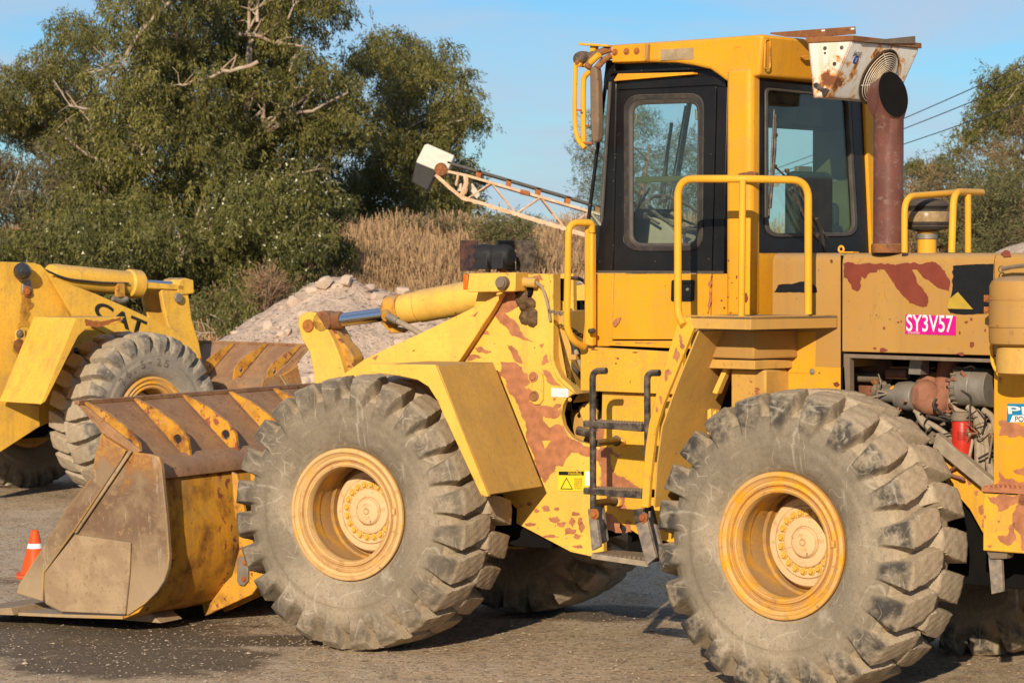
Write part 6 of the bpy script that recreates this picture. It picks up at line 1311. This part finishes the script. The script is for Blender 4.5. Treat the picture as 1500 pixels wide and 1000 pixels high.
tree('round_bush', 'low green bush at the foot of the broad dark gum tree', 'bush', 74, [(560, 340), (620, 326), (700, 330), (705, 350), (600, 356)], 16, (.3, .5), LEAFS['grey'], 132, 30, leaf=(.10, .024), base=(640, 370), trunk=.04, droop=.1, dz=.6)
tree('round_bush', 'reddish brown dry bush between the scrub and the rubble pile', 'bush', 58, [(365, 425), (385, 405), (408, 410), (418, 440), (398, 455), (370, 455)], 7, (.22, .34), tintmat('dry_red_twigs', (.16, .09, .05), (.34, .21, .12), .9), 133, 34, leaf=(.12, .014), base=(390, 470), trunk=.03, droop=-.5, dz=.3)
# dry grass on the bank
def grass(name, n, xr, yr, hr, seed, mat):
    rs = np.random.RandomState(seed); x = rs.uniform(*xr, n); y = yr[0]+(yr[1]-yr[0])*rs.rand(n)
    cl = np.array([noise.noise(Vector((a*.9, b*.9, seed))) for a, b in zip(x, y)]); z = np.array([hgt(a, b) for a, b in zip(x, y)])
    h = (hr[0]+(hr[1]-hr[0])*rs.rand(n))*(1+.7*cl); ln = rs.normal(size=(n, 2))*.16; w = rs.uniform(.006, .014, n); a = rs.uniform(0, PI, n); wx, wy = np.cos(a)*w, np.sin(a)*w
    b = np.stack([x, y, z], -1); m = b+np.stack([ln[:, 0]*h*.35, ln[:, 1]*h*.35, h*.55], -1); t = b+np.stack([ln[:, 0]*h, ln[:, 1]*h, h], -1); ww = np.stack([wx, wy, np.zeros(n)], -1)
    V_ = np.stack([b-ww, b+ww, m+ww*.8, m-ww*.8, t+ww*.9, t-ww*.9], 1); F = np.array([(0, 1, 2, 3), (3, 2, 4, 5)])[None]+np.arange(n)[:, None, None]*6
    tt = np.clip(rs.rand(n)*.7+cl*.5+.15, 0, 1); at = np.repeat(np.stack([tt, (rs.rand(n) < .1)*.8, tt, np.ones(n)], -1)[:, None], 6, 1)
    return npmesh(name, V_.reshape(-1, 3), F.reshape(-1, 4), mat, at)
GRM = tintmat('dry_grass_blades', (.27, .165, .085), (.56, .38, .215), .85, .2, .25)
o = obj('dry_grass', None, None, mesh=grass('dry_grass', 88000, (-6.5, 5.5), (57, 80), (.45, 1.0), 3, GRM)); o['kind'] = 'stuff'
o = obj('dry_grass', None, None, mesh=grass('dry_grass', 20000, (5.5, 18), (56, 78), (.4, .9), 4, GRM)); o['kind'] = 'stuff'
o = obj('dry_grass', None, None, mesh=grass('dry_grass', 10000, (-15, -6.5), (57, 78), (.4, .9), 6, GRM)); o['kind'] = 'stuff'
# ---------------------------------------------------------------- conveyor
CD = 42.
def K(px, py, d=0): p = G0.V(px, py, CD); return Vector((p.x, CD+d, p.z))
def Ks(l, d=0): return [K(x, y, d) for x, y in l]
cvw = K(860, 300); conv = thing('conveyor', 'rusty cream lattice conveyor boom with a white and black hood on its end', 'conveyor', Frame(cvw.x, CD, 0))
CVM = rusty('rust_stained_cream_paint', (.62, .44, .30), (.55, .34, .20), (.30, .15, .08), .0, .7)
hood = obj('end_hood', MB().sweep(Ks([(622, 212), (627, 211), (666, 228), (655, 253), (646, 254), (638, 250), (609, 238)]), (0, 1.0, 0)), simple('weathered_white_hood', (.62, .58, .50), .6, var=.15), conv, G0, .02)
obj('rubber_skirt', MB().sweep(Ks([(609, 238.5), (638, 250.5), (637, 256), (626, 279), (603, 266)]), (0, .98, 0)), simple('black_rubber_sheet', (.035, .033, .032), .6), conv, G0, .01)
ph_ = K(646, 248, -.04); obj('head_pulley', MB().lathe([(0, .02), (.02, .02), (.03, .005), (.075, .005), (.082, .02), (.095, .02), (.098, 0)], ph_, (0, -1, 0), 24).lathe([(.09, -.9), (.09, -.04), (.0, -.04)], ph_, (0, -1, 0), 20), RUSTY, conv, G0)
for k in range(6):
    t = 2*PI*k/6; obj('pulley_spoke', MB().obox(ph_+Vector((.05*math.cos(t), -.01, .05*math.sin(t))), (.03*math.cos(t), 0, .03*math.sin(t)), (0, .008, 0), (-.007*math.sin(t), 0, .007*math.cos(t))), RUSTO, conv, G0)
sl_ = lambda x, x0, y0, x1, y1: y0+(y1-y0)*(x-x0)/(x1-x0)
bt = lambda x: sl_(x, 662, 239, 862, 297); tcd = lambda x: sl_(x, 683, 257, 860, 308.5); bcd = lambda x: sl_(x, 676, 289, 855, 343)
XE = 1150
obj('belt', MB().sweep(Ks([(655, bt(655)-1.5), (XE, bt(XE)-1.5), (XE, bt(XE)+2.5), (655, bt(655)+2.5)]), (0, .85, 0)), simple('conveyor_belt', (.10, .095, .085), .8), conv, G0, .005)
for d in (0, .9):
    obj('chord', MB().tube(Ks([(655, 251), (683, tcd(683)), (XE, tcd(XE))], d), .026, 4, square=True), CVM, conv, G0); obj('chord', MB().tube(Ks([(638, 256), (660, 276), (676, bcd(676)), (XE, bcd(XE))], d), .036, 4, square=True), CVM, conv, G0)
    obj('gusset_brace', MB().tube(Ks([(682, 258), (683, 268), (676, 288)], d), .04, 6).tube(Ks([(671, 256), (668, 272)], d), .018, 5), CVM, conv, G0)
    x = 684; up = False; k = 0
    while x < XE-30:
        x2 = x+36; a_ = (x, bcd(x)) if not up else (x, tcd(x)); b_ = (x2, tcd(x2)) if not up else (x2, bcd(x2))
        obj('lattice_brace', MB().tube([K(*a_, d), K(*b_, d)], .013, 5), CVM, conv, G0)
        if k % 1 == 0 and d == 0: obj('cross_tie', MB().tube([K(*a_, 0), K(*a_, .9)], .013, 5), CVM, conv, G0)
        x = x2; up = not up; k += 1
    x = 702
    while x < XE:
        obj('idler_bracket', MB().sweep(Ks([(x-4, bt(x)-1), (x+4, bt(x)), (x+2, tcd(x)-1), (x-5, tcd(x)-2)], d), (0, .06, 0)), RUSTO, conv, G0, .004); x += 43.6
obj('idler_motor', MB().cyl(K(762, 281, -.05), K(775, 284, -.05), .04, 10), RUSTO, conv, G0)
obj('belt_scraper', MB().sweep(Ks([(684, 272), (692, 268), (703, 285), (698, 291)], .2), (0, .1, 0)).sweep(Ks([(671, 270), (676, 268), (676, 280), (670, 280)], .1), (0, .1, 0)), simple('pale_plate', (.55, .5, .42), .6), conv, G0)
obj('return_idler', MB().tube([K(695, 263, .1), K(712, 270, .1)], .03, 8), DECB, conv, G0)
for d in (-.2, 1.1):
    obj('support_leg', MB().tube([K(1010, tcd(1010), d), (K(1010, 0).x+.2, CD+d, .3)], .06, 4, square=True), CVM, conv, G0); obj('support_leg', MB().tube([K(1110, tcd(1110), d), (K(1040, 0).x, CD+d, .3)], .05, 4, square=True), CVM, conv, G0)
    obj('support_wheel', MB().lathe([(0, .1), (.2, .1), (.4, .12), (.45, .08), (.45, -.08), (.4, -.12), (.2, -.1), (0, -.1)], (K(1025, 0).x, CD+d, .45), (0, 1, 0), 24), RUBB, conv, G0)
# ---------------------------------------------------------------- traffic cone
cx_, cy_ = (49-750)/FPX*22.0, 22.0
cone = thing('traffic_cone', 'orange traffic cone with a white reflective collar, standing beyond the bucket tip', 'traffic cone', Frame(cx_, cy_, .2, hgt(cx_, cy_)))
OR = simple('cone_orange', (.72, .085, .012), .45, var=.12)
obj('cone_body', MB().lathe([(.115, .03), (.106, .05), (.030, .365), (.026, .372), (.018, .372), (.018, .34)], (0, 0, 0), (0, 0, 1), 32), OR, cone)
obj('cone_base', MB().box(-.145, .145, -.145, .145, 0, .03), OR, cone, None, .012)
obj('reflective_collar', MB().lathe([(.080, .157), (.0535, .268), (.051, .268), (.076, .157)], (0, 0, 0), (0, 0, 1), 32, closed=True), simple('reflective_white', (.78, .77, .76), .4, var=.1), cone)
# ---------------------------------------------------------------- overhead cables
WIRE = simple('cable_grey', (.12, .12, .12), .6)
up_p = thing('utility_pole', 'slim timber utility pole carrying the overhead cables, hidden behind the cab post', 'utility pole', Frame((1095-750)/FPX*82, 82, 0, 2))
px_ = (1095-750)/FPX*82; obj('pole', MB().tube([(px_, 82, 1.5), (px_, 82, 4.75)], [.12, .09], 12), BARK, up_p, G0); obj('crossarm', MB().box(px_-.9, px_+.9, 81.9, 82.0, 4.45, 4.55), BARK, up_p, G0, .01)
for k, (ya, xb, yb, lb_) in enumerate(((262, 1720, -7, 'highest'), (268, 1720, 24, 'middle'), (278, 1720, 68, 'lowest'))):
    A_ = Vector(((1095-750)/FPX*82, 82, CAMH-(ya-HOR)/FPX*82)); B_ = Vector(((xb-750)/FPX*40, 40, CAMH-(yb-HOR)/FPX*40))
    pts = [A_.lerp(B_, t/16)-Vector((0, 0, .5*math.sin(PI*t/16)*.3)) for t in range(17)]
    o = obj('overhead_cable', MB().tube(pts, .011, 5), WIRE); tag(o, f'{lb_} of the three thin cables crossing the sky right of the exhaust stack', 'cable', 'overhead cables')
